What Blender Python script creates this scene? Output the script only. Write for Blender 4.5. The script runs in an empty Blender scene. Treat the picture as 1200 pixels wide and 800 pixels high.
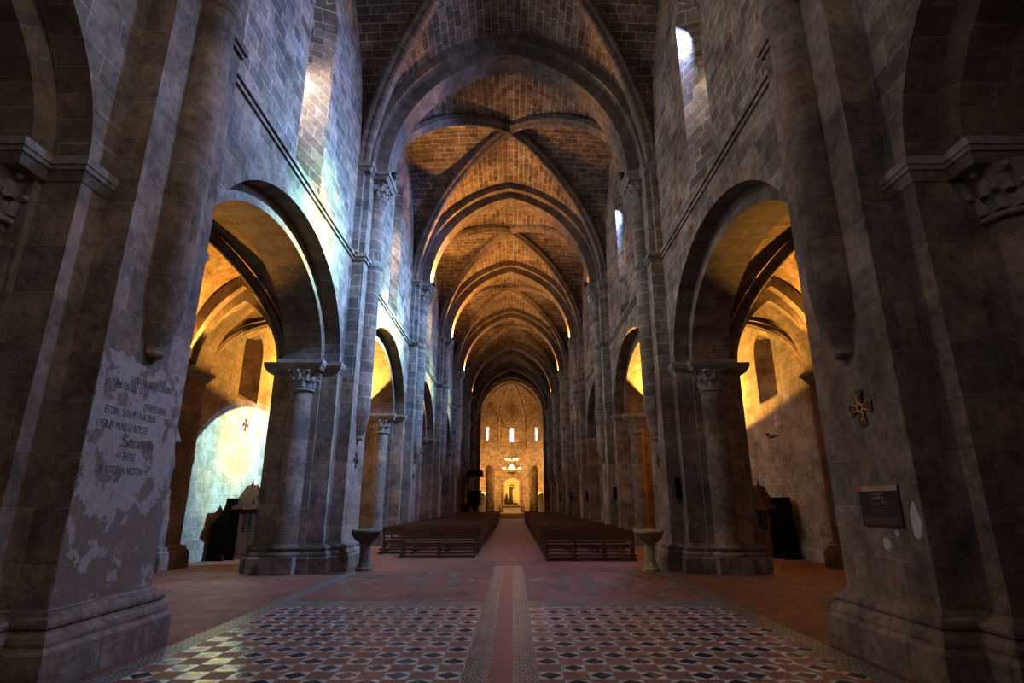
import bpy, math, random
from mathutils import Vector, Matrix
from mathutils import noise as mnoise
random.seed(7)
sc = bpy.context.scene
COL = sc.collection
PI = math.pi
R = math.radians

# ------------------------------------------------------------------ camera
cd = bpy.data.cameras.new('camera'); cam = bpy.data.objects.new('camera', cd); COL.objects.link(cam)
cd.sensor_width = 36.0; cd.lens = 36.0 * 649 / 1200; cd.clip_start = 0.05; cd.clip_end = 300
cam.location = (0.18, 0, 1.7)
cam.rotation_euler = (R(90 + 16.2), 0, 0)
cd.shift_x = -1.5 / 1200
sc.camera = cam

# ------------------------------------------------------------------ bay layout (needed by the lights)
B = 9.55                       # bay length
Y0 = 6.7                       # centre of the nearest pair of piers
ZI = 5.45                      # arcade springing
NP = 7                         # piers 0..6
def yp(p): return Y0 + B * p
def yb(k): return Y0 + B * (k + .5)      # centre of bay k (k=-1 is the one the camera stands in)

# ------------------------------------------------------------------ exposure, world
sc.view_settings.view_transform = 'Standard'; sc.view_settings.look = 'None'
sc.view_settings.exposure = 0.34; sc.view_settings.gamma = 1.0
sc.view_settings.use_curve_mapping = False
try:
    sc.cycles.use_denoising = True
    sc.cycles.max_bounces = 6; sc.cycles.diffuse_bounces = 4; sc.cycles.glossy_bounces = 3
    sc.cycles.caustics_reflective = False; sc.cycles.caustics_refractive = False
    sc.cycles.sample_clamp_indirect = 4
except Exception: pass
w = bpy.data.worlds.new('world'); sc.world = w; w.use_nodes = True
w.node_tree.nodes['Background'].inputs[0].default_value = (.55, .65, .9, 1)
w.node_tree.nodes['Background'].inputs[1].default_value = 0.03

# ------------------------------------------------------------------ lights
WARM = (1, .46, .07); AMBER = (1, .44, .09)
def aim(o, tgt):
    d = Vector(tgt) - Vector(o.location)
    o.rotation_euler = d.to_track_quat('-Z', 'Y').to_euler()
def area(name, loc, tgt, sx, sy, power, color, spread=180):
    l = bpy.data.lights.new(name, 'AREA'); l.shape = 'RECTANGLE'; l.size = sx; l.size_y = sy
    l.energy = power; l.color = color; l.spread = R(spread)
    o = bpy.data.objects.new(name, l); COL.objects.link(o); o.location = loc; aim(o, tgt); return o
def spot(name, loc, tgt, angle, power, color, blend=.2, size=.1, gobo=None):
    l = bpy.data.lights.new(name, 'SPOT'); l.spot_size = R(angle); l.spot_blend = blend
    l.energy = power; l.color = color; l.shadow_soft_size = size
    o = bpy.data.objects.new(name, l); COL.objects.link(o); o.location = loc; aim(o, tgt)
    if gobo:
        l.use_nodes = True; nt = l.node_tree; n = nt.nodes; lk = nt.links
        em = n['Emission']
        tc = n.new('ShaderNodeTexCoord'); sp = n.new('ShaderNodeSeparateXYZ'); lk.new(tc.outputs['Normal'], sp.inputs[0])
        def m(op, a, b=None):
            k = n.new('ShaderNodeMath'); k.operation = op
            for i, v in enumerate((a, b)):
                if v is None: continue
                if isinstance(v, (int, float)): k.inputs[i].default_value = v
                else: lk.new(v, k.inputs[i])
            return k.outputs[0]
        ax = m('DIVIDE', sp.outputs[0], sp.outputs[2]); ay = m('DIVIDE', sp.outputs[1], sp.outputs[2])
        r = m('SQRT', m('ADD', m('MULTIPLY', ax, ax), m('MULTIPLY', ay, ay)))
        cr = n.new('ShaderNodeValToRGB'); lk.new(r, cr.inputs[0])
        while len(cr.color_ramp.elements) < len(gobo): cr.color_ramp.elements.new(.5)
        for e, (p, c) in zip(cr.color_ramp.elements, gobo): e.position = p; e.color = (*c, 1)
        lk.new(cr.outputs[0], em.inputs[0])
    return o
# coloured daylight thrown from the high glass of the south side onto the north wall
GLASS = [(0, (1, .97, .55)), (.06, (.85, .90, .40)), (.10, (.30, .55, .50)), (.17, (.06, .125, .175)), (.32, (.03, .06, .11)), (.8, (.006, .01, .025))]
GLASS0 = [(0, (1, .95, .6)), (.05, (.85, .95, .6)), (.11, (.25, .55, .58)), (.20, (.075, .13, .24)), (.42, (.03, .042, .085)), (.8, (.006, .008, .016))]
BEAMS = [(0, (-4.8, 12.6, 8.4), 60000, 125, GLASS0), (1, (-9.35, 19.5, 4.35), 110000, 110, GLASS),
         (2, (-4.8, 31.6, 8.0), 30000, 90, GLASS0), (3, (-4.8, 41.0, 8.0), 18000, 90, GLASS0), (4, (-4.8, 50.5, 8.0), 5000, 90, GLASS0)]
for k, tgt, pw, ang, gb in BEAMS:
    spot('stained_glass_light', (5.05, yb(k) + .5, 14.2), tgt, ang, pw, (1, 1, 1), .3, .08, gb)
spot('stained_glass_light', (5.05, yb(1) + .45, 13.6), (-4.8, 22.1, 8.1), 60, 26000, (1, 1, 1), .5, .08, GLASS0)
# daylight in the clerestory windows
for k in range(-1, 6):
    area('window_daylight', (-6.0, yb(k) + .1, 12.3), (0, yb(k), 7.0), 3.4, .6, {-1: 110, 0: 1350}.get(k, 1000), (1, .84, .70) if k < 1 else (1, .92, .86), 175)
    if k < 0: area('window_daylight', (5.3, yb(k) + .1, 11.2), (0, yb(k), 5.0), 3.2, .9, 360, (1, .95, .88), 175)
    else: area('window_daylight', (6.0, yb(k) + .1, 12.3), (0, yb(k), 7.0), 3.4, .6, 330 if k == 0 else 190, (1, .90, .80), 175)
# soft fill added above and behind the camera, no window there
area('west_fill_light', (0, -2.6, 10.5), (0, 14, 3), 4.0, 4.0, 110, (1, .85, .72))
# floodlights on the capitals, washing the vault
for p, pl, pr in [(2, 1700, 15), (3, 1700, 350), (4, 750, 330), (5, 60, 90)]:
    spot('vault_flood', (-3.78, yp(p) - .1, 12.17), (-3.3, yp(p) + .3, 18), 150, pl * 2, AMBER, .6, .09)
    spot('vault_flood', (3.78, yp(p) - .1, 12.17), (3.3, yp(p) + .3, 18), 150, pr * 2, AMBER, .6, .09)
# floodlights standing on the aisle imposts
for k in range(0, 6):
    for s in (-1, 1):
        if k == 0: spot('aisle_flood', (s * 8.93, yp(1) - .96, 5.42 + .2), (s * 8.6, yp(1) - 2.4, 7.9), 104, 1300, WARM, .3, .05)
        else: spot('aisle_flood', (s * 6.72, yp(k + 1) - 1.75, ZI + .24), (s * (6.72 + .543), yp(k + 1) - 1.75 + .093, ZI + .24 + .837), 177, {1: 4600}.get(k, 900), WARM, .06, .05)
        if k == 1: spot('aisle_flood', (s * 6.78, yp(1) + .95, ZI + .22), (s * 8.6, yp(1) - .3, ZI + 1.6), 80, 420, WARM, .4, .05)
# presbytery and apse
for s in (-1, 1): spot('altar_fill', (s * 3.6, 63.0, 12.2), (0, 69, 1.2), 32, 3200, (1, .62, .26), .6, .1)  # added fill to brighten the altar front, no fixture stands here
for s in (-1, 1):
    spot('apse_flood', (s * 3.5, 68.2, 3.2), (-s * 1.5, 75, 9), 130, 1600, (1, .50, .13), .5, .3)
    spot('apse_flood', (s * 3.3, 68.6, 8.0), (-s * 1.0, 74, 5), 140, 600, (1, .52, .14), .5, .3)
    spot('ambulatory_flood', (s * 4.4, 77.0, 4.5), (s * 2.8, 76, 6), 150, 260, WARM, .5, .2)

# ------------------------------------------------------------------ mesh helpers
class MB:
    def __init__(s): s.v = []; s.f = []; s.uv = []; s.mi = []; s.sm = []
    def face(s, pts, uv=None, mi=0, smooth=False):
        i = len(s.v); s.v += [tuple(p) for p in pts]; s.f.append(tuple(range(i, i + len(pts))))
        s.uv.append(uv); s.mi.append(mi); s.sm.append(smooth)
    def box(s, x0, x1, y0, y1, z0, z1, mi=0):
        if x0 > x1: x0, x1 = x1, x0
        p = [(x, y, z) for x in (x0, x1) for y in (y0, y1) for z in (z0, z1)]
        for q in ((0, 1, 3, 2), (4, 6, 7, 5), (0, 4, 5, 1), (2, 3, 7, 6), (0, 2, 6, 4), (1, 5, 7, 3)):
            s.face([p[i] for i in q], mi=mi)
    def bar(s, a, b, w, h, mi=0, up=(0, 0, 1)):
        a = Vector(a); b = Vector(b); d = (b - a).normalized(); u = Vector(up)
        if abs(d.dot(u)) > .98: u = Vector((0, 1, 0))
        sd = d.cross(u).normalized() * w / 2; u = sd.cross(d).normalized() * h / 2
        p = [q + i * sd + j * u for q in (a, b) for i in (-1, 1) for j in (-1, 1)]
        for q in ((0, 1, 3, 2), (4, 6, 7, 5), (0, 4, 5, 1), (2, 3, 7, 6), (0, 2, 6, 4), (1, 5, 7, 3)):
            s.face([p[i] for i in q], mi=mi)
    def prism(s, poly, z0, z1, poly2=None, cap=True, mi=0):
        poly2 = poly2 or poly; n = len(poly)
        for i in range(n):
            j = (i + 1) % n
            s.face([(*poly[i], z0), (*poly[j], z0), (*poly2[j], z1), (*poly2[i], z1)], mi=mi)
        if cap:
            s.face([(*p, z1) for p in poly2], mi=mi); s.face([(*p, z0) for p in reversed(poly)], mi=mi)
    def grid(s, P, UV=None, mi=0, smooth=True):
        # P[i][j] points; shared verts for smooth shading
        base = len(s.v); n = len(P); m = len(P[0])
        for row in P: s.v += [tuple(p) for p in row]
        for i in range(n - 1):
            for j in range(m - 1):
                s.f.append((base + i * m + j, base + i * m + j + 1, base + (i + 1) * m + j + 1, base + (i + 1) * m + j))
                s.uv.append([UV[i][j], UV[i][j + 1], UV[i + 1][j + 1], UV[i + 1][j]] if UV else None)
                s.mi.append(mi); s.sm.append(smooth)
    def lathe(s, cx, cy, prof, n=24, a0=0, a1=2 * PI, mi=0, smooth=True, sx=1, sy=1):
        P = []; U = []
        for r, z in prof:
            P.append([(cx + sx * r * math.cos(a0 + (a1 - a0) * i / n), cy + sy * r * math.sin(a0 + (a1 - a0) * i / n), z) for i in range(n + 1)])
            U.append([((a1 - a0) * i / n * max(r, .2), z) for i in range(n + 1)])
        s.grid(P, U, mi, smooth)
    def tube(s, pts, r, n=8, mi=0):
        pts = [Vector(p) for p in pts]; P = []
        for i, p in enumerate(pts):
            d = (pts[min(i + 1, len(pts) - 1)] - pts[max(i - 1, 0)]).normalized()
            u = Vector((0, 0, 1)) if abs(d.z) < .9 else Vector((0, 1, 0))
            a = d.cross(u).normalized(); b = a.cross(d)
            P.append([p + r * (math.cos(t * 2 * PI / n) * a + math.sin(t * 2 * PI / n) * b) for t in range(n + 1)])
        s.grid(P, None, mi)
    def sweep(s, path, prof, frame, uvw=1.0, closed=True, mi=0, smooth=False):
        """path: points; frame(i)->(A,B) unit vectors; prof: (a,b) outline."""
        L = 0; P = []; U = []; pr = prof + [prof[0]] if closed else prof
        cl = [0]
        for i in range(1, len(pr)): cl.append(cl[-1] + math.dist(pr[i], pr[i - 1]))
        for i, p in enumerate(path):
            if i: L += (Vector(path[i]) - Vector(path[i - 1])).length
            A, Bv = frame(i); p = Vector(p)
            P.append([p + A * a + Bv * b for a, b in pr]); U.append([(c, L) for c in cl])
        if smooth: s.grid(P, U, mi, True)
        else:
            for i in range(len(P) - 1):
                for j in range(len(pr) - 1):
                    s.face([P[i][j], P[i][j + 1], P[i + 1][j + 1], P[i + 1][j]], [U[i][j], U[i][j + 1], U[i + 1][j + 1], U[i + 1][j]], mi)
        if closed:
            s.face(P[0][:-1], mi=mi); s.face(list(reversed(P[-1][:-1])), mi=mi)
    def build(s, name, mats, parent=None, loc=None):
        me = bpy.data.meshes.new(name); me.from_pydata(s.v, [], s.f)
        if not isinstance(mats, (list, tuple)): mats = [mats]
        for m in mats: me.materials.append(m)
        uvl = me.uv_layers.new(name='UVMap')
        for p, uv, mi, sm in zip(me.polygons, s.uv, s.mi, s.sm):
            p.material_index = mi; p.use_smooth = sm
            n = p.normal
            for k, li in enumerate(p.loop_indices):
                if uv: uvl.data[li].uv = uv[k]
                else:
                    c = me.vertices[me.loops[li].vertex_index].co
                    if abs(n.z) > .75: q = (c.x, c.y)
                    elif abs(n.x) > abs(n.y): q = (c.y, c.z)
                    else: q = (c.x + .37, c.z)
                    uvl.data[li].uv = q
        me.update()
        o = bpy.data.objects.new(name, me); COL.objects.link(o)
        if parent: o.parent = parent
        if loc: o.location = loc
        return o
def empty(name, loc, label, cat, group=None, rz=0):
    o = bpy.data.objects.new(name, None); COL.objects.link(o); o.location = loc; o.rotation_euler = (0, 0, rz)
    o.empty_display_size = .2
    o['label'] = label; o['category'] = cat
    if group: o['group'] = group
    return o
def tag(o, label, cat, group=None):
    o['label'] = label; o['category'] = cat
    if group: o['group'] = group
    return o
def structure(o): o['kind'] = 'structure'; return o
def copy_tree(o, parent=None):
    c = o.copy(); COL.objects.link(c)
    if parent is not None: c.parent = parent
    for ch in list(o.children): copy_tree(ch, c)
    return c
ORD = ['nearest', 'second', 'third', 'fourth', 'fifth', 'sixth', 'seventh', 'eighth', 'ninth', 'tenth', 'eleventh', 'twelfth', 'thirteenth', 'fourteenth', 'fifteenth',
       'sixteenth', 'seventeenth', 'eighteenth', 'nineteenth', 'twentieth', 'twenty-first', 'twenty-second', 'twenty-third', 'twenty-fourth', 'twenty-fifth', 'twenty-sixth', 'twenty-seventh', 'twenty-eighth', 'twenty-ninth', 'thirtieth']
SIDE = {-1: 'left', 1: 'right'}

# ------------------------------------------------------------------ materials
def nmat(name):
    m = bpy.data.materials.new(name); m.use_nodes = True
    nt = m.node_tree; return m, nt, nt.nodes, nt.links, nt.nodes['Principled BSDF']
class NB:
    """tiny node helper"""
    def __init__(s, nt): s.nt = nt; s.n = nt.nodes; s.l = nt.links
    def put(s, sock, v):
        if isinstance(v, (int, float)): sock.default_value = v
        elif isinstance(v, tuple): sock.default_value = v if len(v) == len(sock.default_value) else (*v, 1)
        else: s.l.new(v, sock)
    def math(s, op, a, b=0.0, c=None):
        k = s.n.new('ShaderNodeMath'); k.operation = op; s.put(k.inputs[0], a); s.put(k.inputs[1], b)
        if c is not None: s.put(k.inputs[2], c)
        return k.outputs[0]
    def vmath(s, op, a, b):
        k = s.n.new('ShaderNodeVectorMath'); k.operation = op; s.put(k.inputs[0], a); s.put(k.inputs[1], b); return k.outputs[0]
    def noise(s, vec, scale, detail=4, rough=.55, out=0):
        k = s.n.new('ShaderNodeTexNoise'); s.l.new(vec, k.inputs['Vector']); k.inputs['Scale'].default_value = scale
        k.inputs['Detail'].default_value = detail; k.inputs['Roughness'].default_value = rough; return k.outputs[out]
    def ramp(s, f, stops, interp='LINEAR'):
        k = s.n.new('ShaderNodeValToRGB'); s.l.new(f, k.inputs[0]); k.color_ramp.interpolation = interp
        while len(k.color_ramp.elements) < len(stops): k.color_ramp.elements.new(.5)
        for e, (p, c) in zip(k.color_ramp.elements, stops):
            e.position = p; e.color = (c, c, c, 1) if isinstance(c, (int, float)) else (*c, 1)
        return k.outputs[0]
    def mix(s, f, a, b, mode='MIX'):
        k = s.n.new('ShaderNodeMix'); k.data_type = 'RGBA'; k.blend_type = mode
        s.put(k.inputs[0], f); s.put(k.inputs[6], a); s.put(k.inputs[7], b); return k.outputs[2]
    def sep(s, v): k = s.n.new('ShaderNodeSeparateXYZ'); s.l.new(v, k.inputs[0]); return k.outputs
    def comb(s, x, y, z=0.0):
        k = s.n.new('ShaderNodeCombineXYZ'); s.put(k.inputs[0], x); s.put(k.inputs[1], y); s.put(k.inputs[2], z); return k.outputs[0]
    def bump(s, h, strength, dist, normal=None):
        k = s.n.new('ShaderNodeBump'); s.put(k.inputs['Height'], h); k.inputs['Strength'].default_value = strength
        k.inputs['Distance'].default_value = dist
        if normal: s.l.new(normal, k.inputs['Normal'])
        return k.outputs[0]

def stone(name, c1, c2, mortar, bw, bh, msize=.012, stain=.45, warp=.04, bump=.5, rough=.88, vary=.5, swap=False):
    m, nt, n, l, bs = nmat(name); q = NB(nt)
    tc = n.new('ShaderNodeTexCoord'); oi = n.new('ShaderNodeObjectInfo')
    uv = tc.outputs['UV']
    if swap: e = q.sep(uv); uv = q.comb(e[1], e[0])
    geo = n.new('ShaderNodeNewGeometry'); pos = geo.outputs['Position']
    off = q.comb(q.math('MULTIPLY', oi.outputs['Random'], 7.0), 0.0)
    uv = q.vmath('ADD', uv, off)
    wn = q.noise(pos, 1.6, 2, .5, 1)
    wv = q.vmath('MULTIPLY', q.vmath('SUBTRACT', wn, (.5, .5, .5)), (warp, warp, 0.0))
    uvw = q.vmath('ADD', uv, wv)
    def brick(ca, cb, mo, bias=0.0):
        b = n.new('ShaderNodeTexBrick'); l.new(uvw, b.inputs['Vector']); b.inputs['Scale'].default_value = 1
        b.inputs['Brick Width'].default_value = bw; b.inputs['Row Height'].default_value = bh
        b.inputs['Mortar Size'].default_value = msize; b.inputs['Mortar Smooth'].default_value = .3
        b.inputs['Bias'].default_value = bias
        b.inputs['Color1'].default_value = (*ca, 1); b.inputs['Color2'].default_value = (*cb, 1); b.inputs['Mortar'].default_value = (*mo, 1)
        b.offset = .5; b.squash = .75; b.squash_frequency = 3
        return b
    b1 = brick(c1, c2, mortar)
    big = q.ramp(q.noise(pos, .35, 5, .6), [(.3, 1 - stain), (.55, 1.0), (.75, 1.12)])
    fine = q.ramp(q.noise(pos, 8.0, 9, .74), [(.30, 1 - vary * .85), (.5, .95), (.72, 1.28)])
    warmn = q.ramp(q.noise(pos, .9, 4, .6), [(.35, (.88, .98, 1.1)), (.65, (1.14, .98, .84))])
    c = q.mix(1.0, b1.outputs['Color'], big, 'MULTIPLY'); c = q.mix(1.0, c, q.ramp(q.noise(pos, 2.2, 5, .6), [(.36, .62), (.56, 1.0), (.7, 1.22)]), 'MULTIPLY'); c = q.mix(1.0, c, fine, 'MULTIPLY'); c = q.mix(.7, c, warmn, 'MULTIPLY')
    l.new(c, bs.inputs['Base Color']); bs.inputs['Roughness'].default_value = rough
    bs.inputs['Specular IOR Level'].default_value = .25
    h = q.math('ADD', q.math('MULTIPLY', b1.outputs['Fac'], -1.0), q.math('MULTIPLY', q.noise(pos, 7, 8, .7), 1.6))
    l.new(q.bump(h, bump, .02), bs.inputs['Normal'])
    return m
M_WALL = stone('ashlar_wall', (.36, .30, .25), (.15, .125, .11), (.46, .41, .36), .62, .34, .008, stain=.6, vary=.65, bump=.8)
M_WALLHI = stone('ashlar_clerestory', (.36, .29, .24), (.15, .12, .105), (.56, .50, .44), .58, .30, .012, stain=.55, vary=.6, bump=.8)
M_PIER = stone('pier_stone', (.34, .255, .205), (.20, .155, .13), (.38, .31, .26), .85, .55, .006, stain=.6, bump=.9, vary=.7)
M_PIERHI = stone('pier_stone_upper', (.31, .26, .225), (.16, .14, .125), (.52, .47, .42), .8, .36, .012)
M_ARCH = stone('voussoir_stone', (.22, .17, .14), (.155, .12, .10), (.30, .25, .20), 1.2, .34, .008)
M_WEB = stone('vault_web_stone', (.26, .185, .135), (.11, .078, .06), (.50, .42, .34), .60, .26, .013, stain=.6, vary=.65)
M_AWEB = stone('aisle_vault_stone', (.27, .19, .12), (.19, .13, .085), (.38, .28, .18), .5, .2, .010, warp=.12, bump=.9)
M_RIB = stone('rib_stone', (.22, .165, .13), (.165, .125, .105), (.42, .36, .30), 5, .42, .008)
M_AISLE = stone('aisle_wall_stone', (.36, .31, .26), (.25, .21, .175), (.44, .39, .33), .62, .33, .009, bump=.7)
M_APSE = stone('apse_stone', (.46, .35, .24), (.30, .22, .15), (.20, .14, .09), .62, .30, .022, stain=.35)
M_BASE = stone('base_stone', (.28, .21, .165), (.21, .16, .13), (.13, .10, .09), 1.1, 3, .008, stain=.6, bump=1.0, vary=.7)

def plain(name, col, rough=.6, metal=0, noise_amt=.3, nscale=6, bump=.15, emit=None):
    m, nt, n, l, bs = nmat(name); q = NB(nt)
    tc = n.new('ShaderNodeTexCoord')
    f = q.ramp(q.noise(tc.outputs['Object'], nscale, 5, .6), [(.25, 1 - noise_amt), (.75, 1 + noise_amt)])
    c = q.mix(1.0, (*col, 1), f, 'MULTIPLY'); l.new(c, bs.inputs['Base Color'])
    bs.inputs['Roughness'].default_value = rough; bs.inputs['Metallic'].default_value = metal
    if bump: l.new(q.bump(q.noise(tc.outputs['Object'], nscale * 4, 4), bump, .01), bs.inputs['Normal'])
    if emit: bs.inputs['Emission Color'].default_value = (*emit[0], 1); bs.inputs['Emission Strength'].default_value = emit[1]
    return m
def woodmat(name, c1, c2, rough=.4):
    m, nt, n, l, bs = nmat(name); q = NB(nt)
    tc = n.new('ShaderNodeTexCoord')
    v = q.vmath('MULTIPLY', tc.outputs['Object'], (2.0, 14.0, 14.0))
    f = q.noise(v, 2.0, 6, .6)
    c = q.mix(q.ramp(f, [(.3, 0.0), (.7, 1.0)]), (*c1, 1), (*c2, 1)); l.new(c, bs.inputs['Base Color'])
    bs.inputs['Roughness'].default_value = rough
    bs.inputs['Specular IOR Level'].default_value = .5 if rough < .45 else .08
    l.new(q.bump(f, .15, .01), bs.inputs['Normal']); return m
M_BENCH = woodmat('pew_wood', (.08, .038, .02), (.15, .072, .038), .30)
M_CONF = woodmat('confessional_wood', (.035, .013, .008), (.065, .024, .013), .5)
M_DARKWOOD = woodmat('dark_wood', (.009, .006, .005), (.016, .010, .008), .6)
M_BLACK = plain('black_metal', (.012, .012, .013), .5, .2)
M_GOLD = plain('gilded_metal', (.75, .42, .09), .4, .25, .2)
M_BRONZE = plain('dark_bronze', (.035, .02, .01), .5, .4)
M_CAPITAL = plain('carved_stone', (.21, .18, .16), .9, 0, .45, 9, .6)
M_FONT = plain('font_stone', (.30, .22, .13), .8, 0, .35, 10, .4)
M_FONTD = plain('font_stone_dark', (.10, .075, .06), .8, 0, .35, 10, .4)
M_PANE = plain('daylit_pane', (.8, .85, .9), .3, 0, .0, 6, 0, ((.85, .92, 1), 2.2))
M_PANEWARM = plain('amber_daylit_pane', (.05, .045, .03), .3, 0, .0, 6, 0, ((1, .72, .40), .8))
M_PANEDIM = plain('dim_pane', (.05, .05, .06), .3, 0, .0, 6, 0)
M_PANEAPSE = plain('bright_apse_pane', (.8, .85, .9), .3, 0, .0, 6, 0, ((.62, .72, 1), 9.0))
M_WHITE = plain('white_lime', (.48, .47, .47), .9, 0, .25, 8, .3)
M_ALTAR = plain('altar_marble', (.62, .50, .34), .5, 0, .15, 5, .1)
M_GILT = plain('gilt_panel', (.62, .42, .16), .5, .2, .25, 4, .2)
M_BULB = plain('lit_bulb', (1, .9, .7), .3, 0, 0, 5, 0, ((1, .72, .38), 14.0))
M_BULBW = plain('white_lit_bulb', (1, 1, 1), .3, 0, 0, 5, 0, ((.85, .92, 1), 30.0))
M_INK = plain('black_paint', (.02, .02, .022), .8, 0, .2, 8, 0)
M_SIGN = plain('maroon_panel', (.030, .006, .008), .9, 0, .1, 3, 0)
M_CREAM = plain('cream_print', (.36, .28, .17), .6, 0, .05, 3, 0)
M_RED = plain('red_print', (.45, .02, .05), .6, 0, .05, 3, 0)
M_PINK = plain('faded_red_print', (.33, .12, .09), .6, 0, .05, 3, 0)
M_GREY = plain('pale_print', (.22, .18, .17), .6, 0, .05, 3, 0)
M_DIMTEXT = plain('dim_print', (.10, .065, .06), .6, 0, .05, 3, 0)

def m_floor_terracotta():
    m, nt, n, l, bs = nmat('terracotta_floor'); q = NB(nt)
    geo = n.new('ShaderNodeNewGeometry'); pos = geo.outputs['Position']
    b = n.new('ShaderNodeTexBrick'); l.new(pos, b.inputs['Vector']); b.inputs['Scale'].default_value = 1
    b.inputs['Brick Width'].default_value = .34; b.inputs['Row Height'].default_value = .17
    b.inputs['Mortar Size'].default_value = .006; b.inputs['Color1'].default_value = (.22, .065, .035, 1)
    b.inputs['Color2'].default_value = (.14, .048, .03, 1); b.inputs['Mortar'].default_value = (.13, .085, .06, 1)
    big = q.ramp(q.noise(pos, .5, 5, .65), [(.3, .55), (.7, 1.2)]); fi = q.ramp(q.noise(pos, 7, 5, .65), [(.3, .75), (.7, 1.15)])
    dust = q.ramp(q.noise(pos, 1.1, 6, .7), [(.5, 0.0), (.72, .55)])
    c = q.mix(1.0, b.outputs['Color'], big, 'MULTIPLY'); c = q.mix(1.0, c, fi, 'MULTIPLY'); c = q.mix(dust, c, (.20, .13, .085, 1))
    l.new(c, bs.inputs['Base Color']); l.new(q.ramp(q.noise(pos, 3, 4), [(.3, .5), (.7, .75)]), bs.inputs['Roughness'])
    l.new(q.bump(q.math('ADD', q.math('MULTIPLY', b.outputs['Fac'], -1.0), q.noise(pos, 4, 5)), .35, .008), bs.inputs['Normal'])
    return m
def m_floor_tiles(T=.262):
    m, nt, n, l, bs = nmat('diamond_tile_floor'); q = NB(nt)
    geo = n.new('ShaderNodeNewGeometry'); pos = geo.outputs['Position']; e = q.sep(pos)
    u = q.math('ADD', q.math('DIVIDE', q.math('SUBTRACT', e[0], .43), T), 100.0); v = q.math('ADD', q.math('DIVIDE', q.math('SUBTRACT', e[1], 10.2), T), 100.0)
    iu = q.math('FLOOR', u); iv = q.math('FLOOR', v); fu = q.math('SUBTRACT', u, iu); fv = q.math('SUBTRACT', v, iv)
    par = q.math('MODULO', q.math('ADD', iu, iv), 2.0)
    du = q.math('ABSOLUTE', q.math('SUBTRACT', fu, .5)); dv = q.math('ABSOLUTE', q.math('SUBTRACT', fv, .5))
    dia = q.math('LESS_THAN', q.math('ADD', du, dv), .47)
    line = q.math('LESS_THAN', q.math('MINIMUM', du, q.math('ADD', dv, .0)), .014)
    grout = q.math('GREATER_THAN', q.math('MAXIMUM', du, dv), .482)
    cell = n.new('ShaderNodeTexWhiteNoise'); cell.noise_dimensions = '2D'; l.new(q.comb(iu, iv), cell.inputs['Vector'])
    dark = q.mix(cell.outputs['Value'], (.008, .012, .016, 1), (.02, .03, .045, 1))
    terra = q.mix(cell.outputs['Value'], (.17, .07, .042, 1), (.25, .10, .058, 1))
    white = (.62, .54, .45, 1)
    tile = q.mix(dia, white, dark); tile = q.mix(q.math('MULTIPLY', dia, line), tile, (.13, .12, .11, 1))
    c = q.mix(par, terra, tile); c = q.mix(grout, c, (.22, .18, .14, 1))
    fi = q.ramp(q.noise(pos, 6, 6, .7), [(.3, .62), (.7, 1.2)]); c = q.mix(1.0, c, fi, 'MULTIPLY')
    l.new(c, bs.inputs['Base Color'])
    rr = q.ramp(q.noise(pos, 3, 4), [(.35, .12), (.7, .3)])
    rg = q.mix(par, (.5, .5, .5, 1), rr); rg = q.mix(grout, rg, (.7, .7, .7, 1)); l.new(rg, bs.inputs['Roughness'])
    h = q.math('ADD', q.math('MULTIPLY', grout, -1.0), q.math('ADD', q.math('MULTIPLY', q.noise(pos, 5, 4), 1.0), q.math('MULTIPLY', cell.outputs['Value'], .3)))
    l.new(q.bump(h, .25, .008), bs.inputs['Normal'])
    return m
def m_floor_band(name, T=.133, x0=.16):
    m, nt, n, l, bs = nmat(name); q = NB(nt)
    geo = n.new('ShaderNodeNewGeometry'); pos = geo.outputs['Position']; e = q.sep(pos)
    u = q.math('DIVIDE', q.math('SUBTRACT', e[0], x0), T); v = q.math('DIVIDE', e[1], T)
    fu = q.math('FRACT', q.math('ADD', u, 100.0)); fv = q.math('FRACT', q.math('ADD', v, 100.0))
    du = q.math('SUBTRACT', fu, .5); dv = q.math('SUBTRACT', fv, .5)
    rad = q.math('SQRT', q.math('ADD', q.math('MULTIPLY', du, du), q.math('MULTIPLY', dv, dv)))
    ang = q.math('ARCTAN2', du, dv)
    pet = q.math('SINE', q.math('ADD', q.math('MULTIPLY', ang, 4.0), q.math('MULTIPLY', rad, 8.0)))
    nz = q.noise(pos, 13, 2, .5)
    f = q.math('GREATER_THAN', q.math('ADD', pet, q.math('MULTIPLY', q.math('SUBTRACT', nz, .5), 3.0)), .1)
    grout = q.math('GREATER_THAN', q.math('MAXIMUM', q.math('ABSOLUTE', du), q.math('ABSOLUTE', dv)), .465)
    c = q.mix(f, (.015, .02, .022, 1), (.34, .29, .23, 1)); c = q.mix(grout, c, (.10, .075, .06, 1))
    c = q.mix(1.0, c, q.ramp(q.noise(pos, 2.5, 5, .65), [(.3, .55), (.7, 1.15)]), 'MULTIPLY')
    l.new(c, bs.inputs['Base Color']); bs.inputs['Roughness'].default_value = .36; bs.inputs['Specular IOR Level'].default_value = .4
    l.new(q.bump(q.math('ADD', q.math('MULTIPLY', grout, -1.0), q.noise(pos, 14, 4)), .5, .01), bs.inputs['Normal'])
    return m
M_TERRA = m_floor_terracotta(); M_TILES = m_floor_tiles(); M_BAND = m_floor_band('patterned_band_tiles')
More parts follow.
